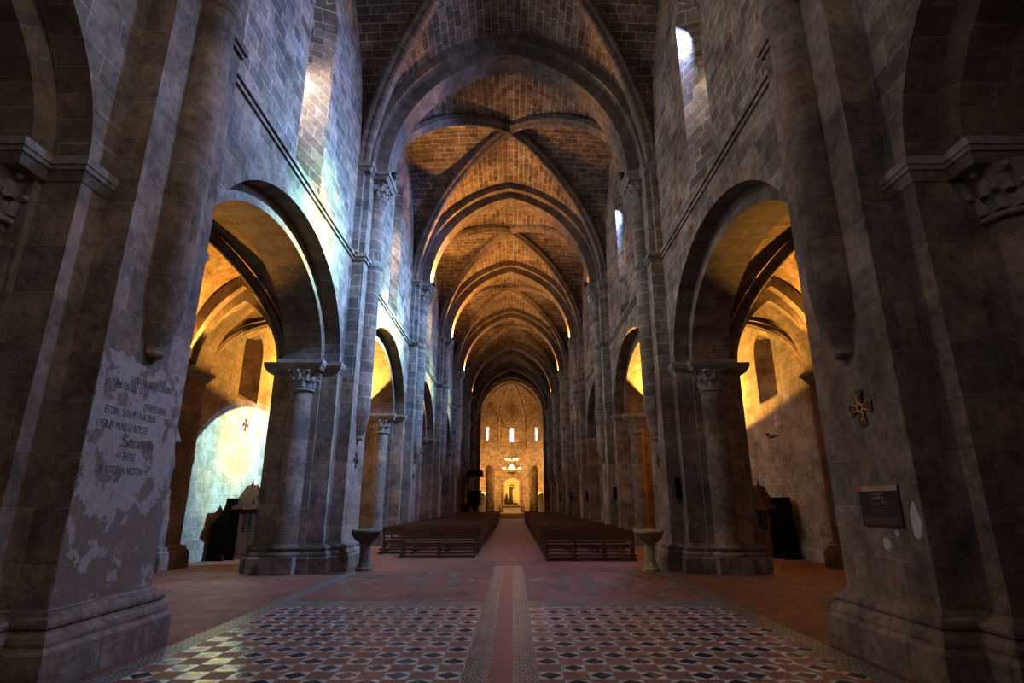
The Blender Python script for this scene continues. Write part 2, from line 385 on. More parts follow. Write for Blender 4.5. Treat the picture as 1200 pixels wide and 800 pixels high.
def m_inlay():
    m, nt, n, l, bs = nmat('worn_inlay_tiles'); q = NB(nt)
    geo = n.new('ShaderNodeNewGeometry'); pos = geo.outputs['Position']
    b = n.new('ShaderNodeTexBrick'); l.new(q.vmath('ADD', pos, (.0, .07, 0)), b.inputs['Vector']); b.inputs['Scale'].default_value = 1
    b.inputs['Brick Width'].default_value = .14; b.inputs['Row Height'].default_value = .14; b.offset = .5
    b.inputs['Mortar Size'].default_value = .008; b.inputs['Color1'].default_value = (.26, .22, .16, 1)
    b.inputs['Color2'].default_value = (.07, .075, .05, 1); b.inputs['Mortar'].default_value = (.12, .08, .06, 1)
    f = q.ramp(q.noise(pos, 2.0, 5, .7), [(.35, .35), (.6, 1.1)]); c = q.mix(1.0, b.outputs['Color'], f, 'MULTIPLY')
    l.new(c, bs.inputs['Base Color']); bs.inputs['Roughness'].default_value = .4; return m
M_INLAY = m_inlay()
def m_red_strip():
    m, nt, n, l, bs = nmat('red_strip_tiles'); q = NB(nt)
    geo = n.new('ShaderNodeNewGeometry'); pos = geo.outputs['Position']; e = q.sep(pos)
    fv = q.math('FRACT', q.math('DIVIDE', e[1], .26)); g = q.math('LESS_THAN', fv, .035)
    c = q.mix(g, (.24, .075, .045, 1), (.11, .08, .065, 1)); c = q.mix(1.0, c, q.ramp(q.noise(pos, 3, 5, .65), [(.3, .6), (.7, 1.15)]), 'MULTIPLY')
    l.new(c, bs.inputs['Base Color']); bs.inputs['Roughness'].default_value = .45; return m
M_REDSTRIP = m_red_strip()

# ------------------------------------------------------------------ profiles
def pt_arc(a, h, n=20, x_in=0):
    """pointed arch: list of (x,z) from -a to a, rise h"""
    Rr = (h * h + a * a) / (2 * a); c = a - Rr
    th = math.acos(max(-1, min(1, -c / Rr)))
    right = [(c + Rr * math.cos(th * i / n), Rr * math.sin(th * i / n)) for i in range(n + 1)]
    return [(-x, z) for x, z in right] + [(x, z) for x, z in reversed(right[:-1])]
def g_pt(t, hr=1.2):
    """normalised pointed profile 0..1 at |t|<=1 (1 at centre)"""
    a = 1.0; h = hr; Rr = (h * h + a * a) / (2 * a); c = a - Rr; x = min(abs(t), 1.0)
    return math.sqrt(max(0, Rr * Rr - (x - c) ** 2)) / h
def ell(a, b, y):
    return b * math.sqrt(max(0, 1 - (y / a) ** 2))
AO, BO = 3.6, 2.72      # arcade outer order half span, rise
AI, BI = 3.3, 2.30      # inner order
ZI = 5.45               # arcade springing
ZS = 8.85               # string course
ZC = 12.0               # vault springing
XW = 4.70               # nave wall plane
XT = 6.30               # aisle side of nave wall
XA = 9.35               # aisle outer wall
YW, YE = -3.2, 66.2

# ------------------------------------------------------------------ floor
f = MB()
def fl(x0, x1, y0, y1, mi, z=0): f.face([(x0, y0, z), (x1, y0, z), (x1, y1, z), (x0, y1, z)], mi=mi)
XB = 3.78; XC = .05; ST = .125; BW = .265
xs_ = [(-XA, -XB - .28, 0), (-XB - .28, -XB, 2), (-XB, XC - ST - BW, 1), (XC - ST - BW, XC - ST, 2), (XC - ST, XC + ST, 4), (XC + ST, XC + ST + BW, 2), (XC + ST + BW, XB, 1), (XB, XB + .28, 2), (XB + .28, XA, 0)]
for a, b, mi in xs_: fl(a, b, YW, 10.3, mi)
for a, b, mi in [(-XA, -XB - .28, 0), (-XB - .28, XC - ST, 2), (XC - ST, XC + ST, 4), (XC + ST, XB + .28, 2), (XB + .28, XA, 0)]: fl(a, b, 10.3, 10.85, mi)
for a, b, mi in [(-XA, -XB - .28, 0), (-XB - .28, -XB, 2), (-XB, XC - ST - BW, 0), (XC - ST - BW, XC - ST, 2), (XC - ST, XC + ST, 4), (XC + ST, XC + ST + BW, 2), (XC + ST + BW, XB, 0), (XB, XB + .28, 2), (XB + .28, XA, 0)]: fl(a, b, 10.85, 16.6, mi)
fl(-XA, XA, 16.6, YE + 14, 0)
# worn geometric inlay of the two panels before the pews
def strip(pts, wd, z=.002):
    for a, b in zip(pts, pts[1:]):
        a = Vector((*a, z)); b = Vector((*b, z)); d = (b - a).normalized(); s_ = Vector((-d.y, d.x, 0)) * wd / 2
        f.face([a - s_, b - s_, b + s_, a + s_], mi=3)
for s in (-1, 1):
    X = lambda v: XC + s * v
    strip([(X(.45), 13.4), (X(1.5), 11.6), (X(2.9), 11.45), (X(3.75), 13.4), (X(2.9), 15.6), (X(1.5), 15.4), (X(.45), 13.4)], .16)
    strip([(X(1.15), 12.2), (X(1.35), 14.9)], .26, .003); strip([(X(1.75), 11.8), (X(1.95), 15.1)], .14, .003); strip([(X(2.35), 12.4), (X(2.15), 14.4)], .18, .003)
    strip([(X(.45), 13.4), (X(1.15), 12.9)], .1, .004); strip([(X(2.6), 12.3), (X(3.2), 13.4), (X(2.6), 14.5)], .12, .003)
structure(f.build('floor', [M_TERRA, M_TILES, M_BAND, M_INLAY, M_REDSTRIP]))

# ------------------------------------------------------------------ nave walls
def window_outline(yc, hw, z0, zs, n=10):
    """points (y,z) from bottom-left up over the round head to bottom-right"""
    return [(yc - hw, z0)] + [(yc - hw * math.cos(PI * i / n), zs + hw * math.sin(PI * i / n)) for i in range(n + 1)] + [(yc + hw, z0)]
WHW = .80; WZS = 14.2; WBACK = .34
def nave_wall(s):
    m = MB()
    def P(x, y, z): return (s * x, y, z)
    def span(x, y0, y1, za0, za1, zb0, zb1, mi): m.face([P(x, y0, za0), P(x, y1, za1), P(x, y1, zb1), P(x, y0, zb0)], mi=mi)
    ZT = 18.4
    for k in range(-1, 6):
        yc = yb(k); lo, hi = yc - B / 2, yc + B / 2
        if k == -1: lo = YW
        if k == 5: hi = YE
        wy = yc + .1
        ys = {lo, hi, yc - AO, yc + AO, wy - WHW, wy + WHW}
        for i in range(1, 32): ys.add(yc - AO * math.cos(PI * i / 32))
        for i in range(1, 12): ys.add(wy - WHW * math.cos(PI * i / 12))
        ys = sorted(y for y in ys if lo <= y <= hi)
        for y0, y1 in zip(ys, ys[1:]):
            if y1 - y0 < 1e-4: continue
            def bot(y): return ZI + (ell(AO, BO, y - yc) if abs(y - yc) < AO else 0)
            b0, b1 = bot(y0), bot(y1)
            for x in (XW, XT):
                top = ZT if x == XW else 8.9
                if x == XW:
                    span(x, y0, y1, b0, b1, ZS + .1, ZS + .1, 0)
                    if y0 >= wy - WHW - 1e-5 and y1 <= wy + WHW + 1e-5:
                        h = lambda y: WZS + math.sqrt(max(0, WHW ** 2 - (y - wy) ** 2))
                        span(x, y0, y1, h(y0), h(y1), ZT, ZT, 1)
                    else: span(x, y0, y1, ZS + .1, ZS + .1, ZT, ZT, 1)
                else: span(x, y0, y1, b0, b1, top, top, 0)
            if y0 >= yc - AO - 1e-5 and y1 <= yc + AO + 1e-5:   # soffit
                t0 = yc - y0; u0 = math.asin(max(-1, min(1, (y0 - yc) / AO))) * 3.2; u1 = math.asin(max(-1, min(1, (y1 - yc) / AO))) * 3.2
                m.face([P(XW, y0, b0), P(XW, y1, b1), P(XT, y1, b1), P(XT, y0, b0)], [(0, u0), (0, u1), (1.6, u1), (1.6, u0)], 2, False)
        # window reveal
        fo = window_outline(wy, WHW, ZS + .1, WZS); bo = window_outline(wy, WBACK, 10.3, 14.25)
        for i in range(len(fo) - 1):
            (a0, a1), (b0, b1), (c0, c1), (d0, d1) = fo[i], fo[i + 1], bo[i + 1], bo[i]
            m.face([P(XW, a0, a1), P(XW, b0, b1), P(6.1, c0, c1), P(6.1, d0, d1)], [(0, a1), (0, b1), (1.5, b1), (1.5, a1)] if i in (0, len(fo) - 2) else None, 1)
        m.face([P(XW, fo[0][0], fo[0][1]), P(6.1, bo[0][0], bo[0][1]), P(6.1, bo[-1][0], bo[-1][1]), P(XW, fo[-1][0], fo[-1][1])], mi=1)
    # closing body above the aisle roof
    m.face([P(XT, YW, 8.9), P(XT, YE, 8.9), P(XT, YE, 9.0), P(XT, YW, 9.0)], mi=0)
    return structure(m.build('wall_' + SIDE[s], [M_WALL, M_WALLHI, M_ARCH]))
for s in (-1, 1): nave_wall(s)
wn_i = 1
def window_obj(verts, mat, frame_pts=None):
    global wn_i
    m = MB(); m.face(verts); o = structure(m.build('window_%d' % wn_i, mat)); wn_i += 1
    return o
for k in range(-1, 6):
    for s in (-1, 1):
        bo = window_outline(yb(k) + .1, WBACK + .02, 10.28, 14.25)
        window_obj([(s * 6.1, y, z) for y, z in bo], M_PANE if s < 0 else M_PANEWARM)

# string courses
tn = 1
def trim(mb, mat):
    global tn
    o = structure(mb.build('trim_%d' % tn, mat)); tn += 1; return o
for s in (-1, 1):
    m = MB()
    for k in range(-1, 6):
        a, b = yp(k) + .76, yp(k + 1) - .76
        if k == -1: a = YW
        m.bar((s * (XW - .03), a, ZS + .06), (s * (XW - .03), b, ZS + .06), .14, .10); m.bar((s * (XW - .01), a, ZS - .03), (s * (XW - .01), b, ZS - .03), .08, .10)
    trim(m, M_PIERHI)

# ------------------------------------------------------------------ piers
def stair(rects, d, s):
    """boundary of nested rectangles (xin, xout, hd), largest hd last; grown by d"""
    nav = []; ais = []
    for x0, x1, h in rects: nav.append((x0 - d, h + d)); ais.append((x1 + d, h + d))
    pts = []
    for i, (x, h) in enumerate(nav):               # nave side, +y going inward
        if i: pts.append((x, nav[i - 1][1]))
        pts.append((x, h))
    right = []
    for i, (x, h) in enumerate(ais):
        if i: right.append((x, ais[i - 1][1]))
        right.append((x, h))
    top = pts + list(reversed(right))
    full = top + [(x, -y) for x, y in reversed(top)]
    return [(s * x, y) for x, y in full]
PL = [(4.35, 6.65, .80), (4.70, 6.45, 1.19), (5.15, 6.30, 1.27)]
CXC, CR, CDY = 5.62, .30, 1.27
def carve(m, cx, cy, r0, r1, z0, z1, n_leaf, s=1, face=0):
    """foliage capital: two rows of curling leaves and volutes round a bell"""
    m.lathe(cx, cy, [(r0, z0), (r0 * 1.02, z0 + .1 * (z1 - z0)), (r0 * 1.08, z0 + .45 * (z1 - z0)), (r1 * .86, z0 + .8 * (z1 - z0)), (r1, z1)], 20)
    H = z1 - z0
    for row, (za, zb, off) in enumerate([(0.04, .52, 0), (.40, .92, .5)]):
        for i in range(n_leaf):
            a = 2 * PI * (i + off) / n_leaf; rr = r0 * (1.04 + .10 * row)
            c = math.cos(a); sn = math.sin(a); tw = PI / n_leaf * .82 * r0
            P = []
            for t in range(6):
                u = t / 5; rad = rr + .32 * r0 * (u ** 2.5) + .02; z = z0 + H * (za + (zb - za) * (u if u < .85 else .85 - (u - .85) * .8)); wd = tw * (1 - .55 * u ** 3)
                P.append([(cx + c * (rad + dd) - sn * q, cy + sn * (rad + dd) + c * q, z) for q, dd in ((-wd, -.02), (-wd * .5, .012), (0, .03), (wd * .5, .012), (wd, -.02))])
            m.grid(P)
            m.lathe(cx + c * (rr + .33 * r0), cy + sn * (rr + .33 * r0), [(.001, z0 + H * zb - .06), (.035, z0 + H * zb - .045), (.045, z0 + H * zb - .02), (.03, z0 + H * zb + .008), (.001, z0 + H * zb + .015)], 8)
PIER_PARTS = {}
def make_pier(s, near=False):
    root = empty('stone_pier', (0, 0, 0), 'pier', 'pier', None)
    colrect = (CXC - .40, CXC + .40, 1.72)
    PB = PL[:2] + [(5.15, 6.30, 1.27)]
    m = MB(); m.prism(stair(PL, .20, s), 0, .34); m.prism(stair(PL, .20, s), .34, .39, stair(PL, .16, s))
    for sy in (-1, 1):
        m.box(s * (colrect[0]), s * (colrect[1]), sy * 1.3, sy * 1.78, 0, .40)
    m.build('plinth', M_BASE, root)
    m = MB(); st = [(.39, .16), (.43, .165), (.47, .15), (.50, .115), (.53, .10), (.55, .12), (.585, .125), (.62, .11), (.64, .05), (.67, .035), (.70, 0.0)]
    for (z0, d0), (z1, d1) in zip(st, st[1:]): m.prism(stair(PL, d0, s), z0, z1, stair(PL, d1, s), cap=False)
    m.build('base_moulding', M_BASE, root)
    m = MB(); m.prism(stair(PL, 0, s), .70, ZI - .27); m.build('lower_shaft', M_PIER, root)
    for sy in (-1, 1):
        c = MB(); c.lathe(s * CXC, sy * CDY, [(CR, .70), (CR, ZI - .82)], 28)
        col = c.build('half_column', M_PIER, root)
        c = MB(); c.lathe(s * CXC, sy * CDY, [(CR + .15, .40), (CR + .17, .44), (CR + .15, .49), (CR + .06, .52), (CR + .05, .56), (CR + .11, .58), (CR + .11, .62), (CR + .05, .65), (CR, .70)], 28)
        c.build('column_base', M_BASE, col)
        c = MB(); c.lathe(s * CXC, sy * CDY, [(CR, ZI - .86), (CR + .05, ZI - .85), (CR + .06, ZI - .82), (CR + .05, ZI - .79), (CR, ZI - .78)], 24)
        carve(c, s * CXC, sy * CDY, CR, CR + .14, ZI - .78, ZI - .27, 10)
        c.build('carved_capital', M_CAPITAL, col)
    # impost moulding
    m = MB(); IP = [(4.70, 6.65, 1.19), (5.15, 6.30, 1.27)]
    cc = [(5.12, 6.12, 1.52)]
    for z0, z1, d0, d1 in [(ZI - .27, ZI - .16, .01, .07), (ZI - .16, ZI - .10, .08, .09), (ZI - .10, ZI, .10, .10)]:
        m.prism(stair([(4.70, 6.65, 1.19)], d0, s), z0, z1, stair([(4.70, 6.65, 1.19)], d1, s))
        m.prism(stair([(5.10, 6.14, 1.55)], d0, s), z0, z1, stair([(5.10, 6.14, 1.55)], d1, s))
    m.box(s * 4.36, s * 4.8, -.79, .79, ZI - .27, ZI)
    m.build('impost', M_CAPITAL, root)
    # nave pilaster rising to the vault
    m = MB(); m.box(s * 4.35, s * 4.72, -.80, .80, ZI - .28, ZC - .26); m.box(s * 4.52, s * 4.72, -.98, .98, ZS + .1, ZC - .26)
    m.build('upper_pilaster', M_PIERHI, root)
    m = MB()
    m.prism(stair([(4.35, 4.8, .80)], .09, s), ZS + .0, ZS + .11); m.prism(stair([(4.35, 4.8, .80)], .05, s), ZS - .08, ZS)
    m.build('string_band', M_PIERHI, root)
    # corbelled wall shaft
    m = MB(); rs = .29; cx = s * 4.33
    m.lathe(cx, 0, [(rs, 4.35), (rs, ZC - .80)], 28)
    sh = m.build('wall_shaft', M_PIER if near else M_PIERHI, root)
    m = MB(); m.lathe(cx, 0, [(.02, 3.42), (.10, 3.43), (.13, 3.47), (.12, 3.50), (.10, 3.52), (.15, 3.60), (.22, 3.85), (.27, 4.15), (rs, 4.35)], 28)
    m.build('corbel', M_PIER, sh)
    m = MB(); m.lathe(cx, 0, [(rs, ZS - .1), (rs + .05, ZS - .05), (rs + .05, ZS + .06), (rs, ZS + .11)], 24); m.build('shaft_ring', M_PIERHI, sh)
    m = MB(); m.lathe(cx, 0, [(rs, ZC - .86), (rs + .05, ZC - .84), (rs + .05, ZC - .80), (rs, ZC - .78)], 24)
    carve(m, cx, 0, rs, rs + .13, ZC - .78, ZC - .26, 10)
    m.build('carved_capital', M_CAPITAL, sh)
    m = MB()
    for z0, z1, d0, d1 in [(ZC - .26, ZC - .14, .02, .10), (ZC - .14, ZC, .13, .13)]:
        m.prism(stair([(3.95, 4.8, .48)], d0, s), z0, z1, stair([(3.95, 4.8, .48)], d1, s))
        m.prism(stair([(4.35, 4.8, .98)], d0, s), z0, z1, stair([(4.35, 4.8, .98)], d1, s))
    m.build('abacus', M_CAPITAL, root)
    return root
piers = {}
for s in (-1, 1):
    base = None
    for p in range(0, NP):
        if p == 0: r = base = make_pier(s)
        else: r = copy_tree(base)
        r.location = (0, yp(p), 0); piers[s, p] = r
        extra = {(-1, 0): 'with painted lettering on peeling plaster', (1, 0): 'carrying the maroon information panel'}
        if p == 0: lab = 'huge stepped stone pier nearest on the %s, %s' % (SIDE[s], extra[s, 0])
        elif p == 1: lab = 'stepped stone pier behind the stone font on the %s side of the nave' % SIDE[s]
        else: lab = '%s stepped stone pier from the camera along the %s side of the nave' % (ORD[p], SIDE[s])
        tag(r, lab, 'pier', 'stone piers along the nave')

for s in (-1, 1):
    for ch in [c for c in piers[s, 0].children_recursive if c.data.materials[0] == M_PIERHI]:
        ch.material_slots[0].link = 'OBJECT'; ch.material_slots[0].material = M_PIER
# plaster remnant and painted lettering on the near left pier
def m_plaster():
    m, nt, n, l, bs = nmat('peeling_plaster'); q = NB(nt)
    geo = n.new('ShaderNodeNewGeometry'); pos = geo.outputs['Position']; e = q.sep(pos)
    nz = q.noise(pos, 3.2, 8, .66)
    hz = q.ramp(q.math('DIVIDE', e[2], 3.6), [(.17, -.22), (.34, .0), (.60, .10), (.86, .12), (1.0, -.12)])
    k = n.new('ShaderNodeSeparateColor'); l.new(hz, k.inputs[0])
    zz = q.math('DIVIDE', e[2], 3.6)
    # height influence as plain maths: strong patch between 1.9 and 3.3 m
    hump = q.math('SUBTRACT', .13, q.math('MULTIPLY', q.math('ABSOLUTE', q.math('SUBTRACT', zz, .70)), .38))
    f = q.ramp(q.math('ADD', nz, hump), [(.53, 0.0), (.55, 1.0)])
    fine = q.ramp(q.noise(pos, 14, 6, .7), [(.3, .7), (.7, 1.15)])
    pale = q.mix(q.noise(pos, 1.2, 4), (.36, .31, .285, 1), (.25, .205, .185, 1)); brown = q.mix(q.noise(pos, 3.0, 5), (.21, .145, .11, 1), (.13, .095, .075, 1))
    c = q.mix(f, brown, pale); c = q.mix(1.0, c, fine, 'MULTIPLY'); l.new(c, bs.inputs['Base Color']); bs.inputs['Roughness'].default_value = .9
    l.new(q.bump(q.math('ADD', q.math('MULTIPLY', f, 1.0), q.math('MULTIPLY', nz, .4)), .6, .012), bs.inputs['Normal']); return m
M_PLASTER = m_plaster()
root = piers[-1, 0]
m = MB(); N = 40
top = lambda y: 3.34 + .12 * mnoise.noise(Vector((y * 3.1, .3, 0))) + .06 * mnoise.noise(Vector((y * 9.1, 2.3, 0)))
for i in range(N):
    y0, y1 = -.79 + 1.58 * i / N, -.79 + 1.58 * (i + 1) / N
    for x in (4.346,):
        m.face([(-x, y0, .71), (-x, y1, .71), (-x, y1, top(y1)), (-x, y0, top(y0))])
    m.face([(-4.346, y0, top(y0)), (-4.346, y1, top(y1)), (-4.352, y1, top(y1)), (-4.352, y0, top(y0))])
m.face([(-4.346, -.79, .71), (-4.352, -.79, .71), (-4.352, -.79, top(-.79)), (-4.346, -.79, top(-.79))])
m.face([(-4.346, .79, .71), (-4.352, .79, .71), (-4.352, .79, top(.79)), (-4.346, .79, top(.79))])
pl = m.build('plaster_patch', M_PLASTER, root); pl['label'] = 'peeling pale plaster with painted letters'
def text_mesh(name, txt, size, mat, parent, mw, ext=.001, bold=0.0, sx=1.0):
    cu = bpy.data.curves.new(name, 'FONT'); cu.body = txt; cu.size = size; cu.extrude = ext; cu.offset = bold
    cu.align_x = 'LEFT'
    t = bpy.data.objects.new(name, cu); COL.objects.link(t)
    dg = bpy.context.evaluated_depsgraph_get(); me = bpy.data.meshes.new_from_object(t.evaluated_get(dg))
    bpy.data.objects.remove(t); bpy.data.curves.remove(cu)
    me.materials.clear(); me.materials.append(mat)
    o = bpy.data.objects.new(name, me); COL.objects.link(o)
    o.parent = parent; o.matrix_local = mw @ Matrix.Diagonal((sx, 1, 1, 1)); return o
# wall-facing matrices: text on a plane facing +X (left side) reads toward +Y... and facing -X (right side) toward -Y
def face_px(x, y, z): return Matrix(((0, 0, 1, x), (1, 0, 0, y), (0, 1, 0, z), (0, 0, 0, 1)))
def face_nx(x, y, z): return Matrix(((0, 0, -1, x), (-1, 0, 0, y), (0, 1, 0, z), (0, 0, 0, 1)))
LINES = [(-.28, 3.06, 'SANN IXOBIN XORIRINT XI'), (-.68, 2.96, 'VNTEMB EXLLX : SBX'), (.02, 2.78, 'QTHESE SIRIN'), (-.60, 2.66, 'ETOIN   SAN VETANK ELIN'),
         (-.68, 2.50, 'I HER IN MENS LE RETOTE'), (-.22, 2.32, 'ZINTEORRU IN E'), (-.28, 2.17, '+T ENTLE'), (-.52, 2.01, 'IN SOTET EN NOTTIN')]
for y, z, t in LINES:
    o = text_mesh('painted_lettering', t, .125, M_INK, pl, face_px(-4.344, y, z), .0005, .0, .60)

# ------------------------------------------------------------------ arcade arches (inner order), transverse arches, ribs, webs
for s in (-1, 1):
    for k in range(-1, 6):
        yc = yb(k); m = MB(); n = 40
        for i in range(n):
            t0 = PI * i / n; t1 = PI * (i + 1) / n
            def pin(t): return (yc - AI * math.cos(t), ZI + BI * math.sin(t))
            def pout(t): return (yc - (AO - .004) * math.cos(t), ZI + (BO - .004) * math.sin(t))
            a, b, c, d = pin(t0), pin(t1), pout(t1), pout(t0)
            xi, xo = 5.12, 6.14; u0, u1 = t0 * 3.0, t1 * 3.0
            m.face([(s * xi, *a), (s * xi, *b), (s * xi, *c), (s * xi, *d)], [(0, u0), (0, u1), (.4, u1), (.4, u0)])
            m.face([(s * xo, *a), (s * xo, *b), (s * xo, *c), (s * xo, *d)], [(0, u0), (0, u1), (.4, u1), (.4, u0)])
            m.face([(s * xi, *a), (s * xi, *b), (s * xo, *b), (s * xo, *a)], [(.1, u0), (.1, u1), (1.1, u1), (1.1, u0)])
        lab = 'inner ring of the arcade arch opening to the %s aisle, ' % SIDE[s] + ('beside the camera' if k < 0 else '%s beyond the nearest pier' % ('first' if k == 0 else ORD[k]))
        tag(m.build('arcade_arch', M_ARCH), lab, 'arch', 'arcade arches')
def arch_ring(m, a0, h0, a1, h1, hd, zs, yoff=0, n=22, xc=0):
    """ring between intrados (a0,h0) and extrados (a1,h1), depth 2*hd, in xz plane"""
    I = pt_arc(a0, h0, n); O = pt_arc(a1, h1, n); L = 0
    for i in range(len(I) - 1):
        l2 = L + math.dist(I[i], I[i + 1])
        for y in (-hd, hd):
            m.face([(xc + I[i][0], yoff + y, zs + I[i][1]), (xc + I[i + 1][0], yoff + y, zs + I[i + 1][1]), (xc + O[i + 1][0], yoff + y, zs + O[i + 1][1]), (xc + O[i][0], yoff + y, zs + O[i][1])], [(0, L), (0, l2), (.4, l2), (.4, L)])
        m.face([(xc + I[i][0], yoff - hd, zs + I[i][1]), (xc + I[i + 1][0], yoff - hd, zs + I[i + 1][1]), (xc + I[i + 1][0], yoff + hd, zs + I[i + 1][1]), (xc + I[i][0], yoff + hd, zs + I[i][1])], [(.1, L), (.1, l2), (.1 + 2 * hd, l2), (.1 + 2 * hd, L)])
        L = l2
base = None
for p in range(0, NP):
    if base is None:
        r = base = empty('transverse_arch', (0, 0, 0), 'x', 'arch')
        m = MB(); arch_ring(m, 4.33, 5.16, 4.72, 5.55, .75, ZC); m.build('outer_order', M_ARCH, r)
        m = MB(); arch_ring(m, 3.92, 4.78, 4.34, 5.17, .42, ZC); m.build('inner_order', M_ARCH, r)
    else: r = copy_tree(base)
    r.location = (0, yp(p), 0)
    tag(r, 'pointed stone arch spanning the nave vault, %s from the camera' % ORD[p], 'arch', 'arches across the nave')
def vault_web(name, x0, x1, y0, y1, zs, rise, hx, hy, mat, dome=.25, n=20):
    cx, cy = (x0 + x1) / 2, (y0 + y1) / 2; a, b = (x1 - x0) / 2, (y1 - y0) / 2
    m = MB(); G = [math.sin(PI / 2 * (-1 + 2 * i / (2 * n))) for i in range(2 * n + 1)]
    def Z(u, v): return zs + rise * max(g_pt(u, hx), g_pt(v, hx)) + dome * (1 - u * u) * (1 - v * v)
    arc = [0]
    for i in range(1, len(G)): arc.append(arc[-1] + math.hypot((G[i] - G[i - 1]) * a, rise * (g_pt(G[i], hx) - g_pt(G[i - 1], hx))))
    def pt(i, j): return (cx + a * G[i], cy + b * G[j], Z(G[i], G[j]))
    for i in range(2 * n):
        for j in range(2 * n):
            um, vm = (G[i] + G[i + 1]) / 2, (G[j] + G[j + 1]) / 2
            A, Bq, C, D = pt(i, j), pt(i + 1, j), pt(i + 1, j + 1), pt(i, j + 1)
            def uvA(i, j): return (cy + b * G[j], arc[i])         # courses run along Y
            def uvB(i, j): return (cx + a * G[i], arc[j] + .37)   # courses run along X
            diag1 = (i == j); diag2 = (i + j == 2 * n - 1)
            def emit(q, typ): m.face([pt(*t) for t in q], [(uvA if typ else uvB)(*t) for t in q], 0, True)
            if diag1: emit([(i, j), (i + 1, j), (i + 1, j + 1)], True if abs(um) < 0 else False); emit([(i, j), (i + 1, j + 1), (i, j + 1)], False)
            elif diag2: emit([(i, j), (i + 1, j), (i, j + 1)], False); emit([(i + 1, j), (i + 1, j + 1), (i, j + 1)], False)
            else: emit([(i, j), (i + 1, j), (i + 1, j + 1), (i, j + 1)], abs(um) < abs(vm))
    # flat shading keeps verts separate; merge for smooth shading
    return structure(m.build(name, mat)), Z, (cx, cy, a, b)
ROLL = [(-.24, .12), (-.24, -.06), (-.19, -.10), (-.13, -.14), (-.10, -.20), (-.05, -.245), (0, -.26), (.05, -.245), (.10, -.20), (.13, -.14), (.19, -.10), (.24, -.06), (.24, .12)]
def rib_thing(cx, cy, a, b, zs, rise, hx, sc_, label, group, mat, dome=.25, keyr=.22):
    r = empty('vault_ribs', (cx, cy, zs), label, 'vault ribs', group)
    for sx, sy in ((1, 1), (1, -1), (-1, 1), (-1, -1)):
        path = []
        for i in range(25):
            t = math.cos(PI / 2 * i / 24); path.append(Vector((sx * a * t, sy * b * t, rise * g_pt(t, hx) + dome * (1 - t * t) ** 2 - .10 * sc_)))
        sd = Vector((-sy * b, sx * a, 0)).normalized() if False else Vector((-sy * b, sx * a, 0)).normalized()
        sd = Vector((sy * b, -sx * a, 0)).normalized()
        def fr(i):
            d = (path[min(i + 1, 24)] - path[max(i - 1, 0)]).normalized(); u = sd.cross(d).normalized()
            if u.z < 0 or (abs(u.z) < .05 and u.x * sx > 0 and False): u = -u
            return sd, u
        m = MB(); m.sweep(path, [(x * sc_, z * sc_) for x, z in ROLL], fr); m.build('diagonal_rib', mat, r)
    m = MB(); m.lathe(0, 0, [(.001, rise + dome - .42 * sc_), (keyr * .6, rise + dome - .40 * sc_), (keyr, rise + dome - .30 * sc_), (keyr, rise + dome)], 20); m.build('keystone', mat, r)
    return r
for k in range(-1, 6):
    y0, y1 = yp(k) + .70, yp(k + 1) - .70
    if k == -1: y0 = YW
    vault_web('ceiling', -4.72, 4.72, y0, y1, ZC, 5.5, 1.2, 1.2, M_WEB)
    if k >= 0:
        lab = 'crossing stone ribs of the nave vault, %s bay %s' % (('first', 'beyond the nearest pair of piers') if k == 0 else (ORD[k], 'beyond the nearest pair of piers'))
        rib_thing(0, (y0 + y1) / 2, 4.62, (y1 - y0) / 2 - .06, ZC, 5.5, 1.2, 1.0, lab, 'rib crossings of the nave vault', M_RIB)
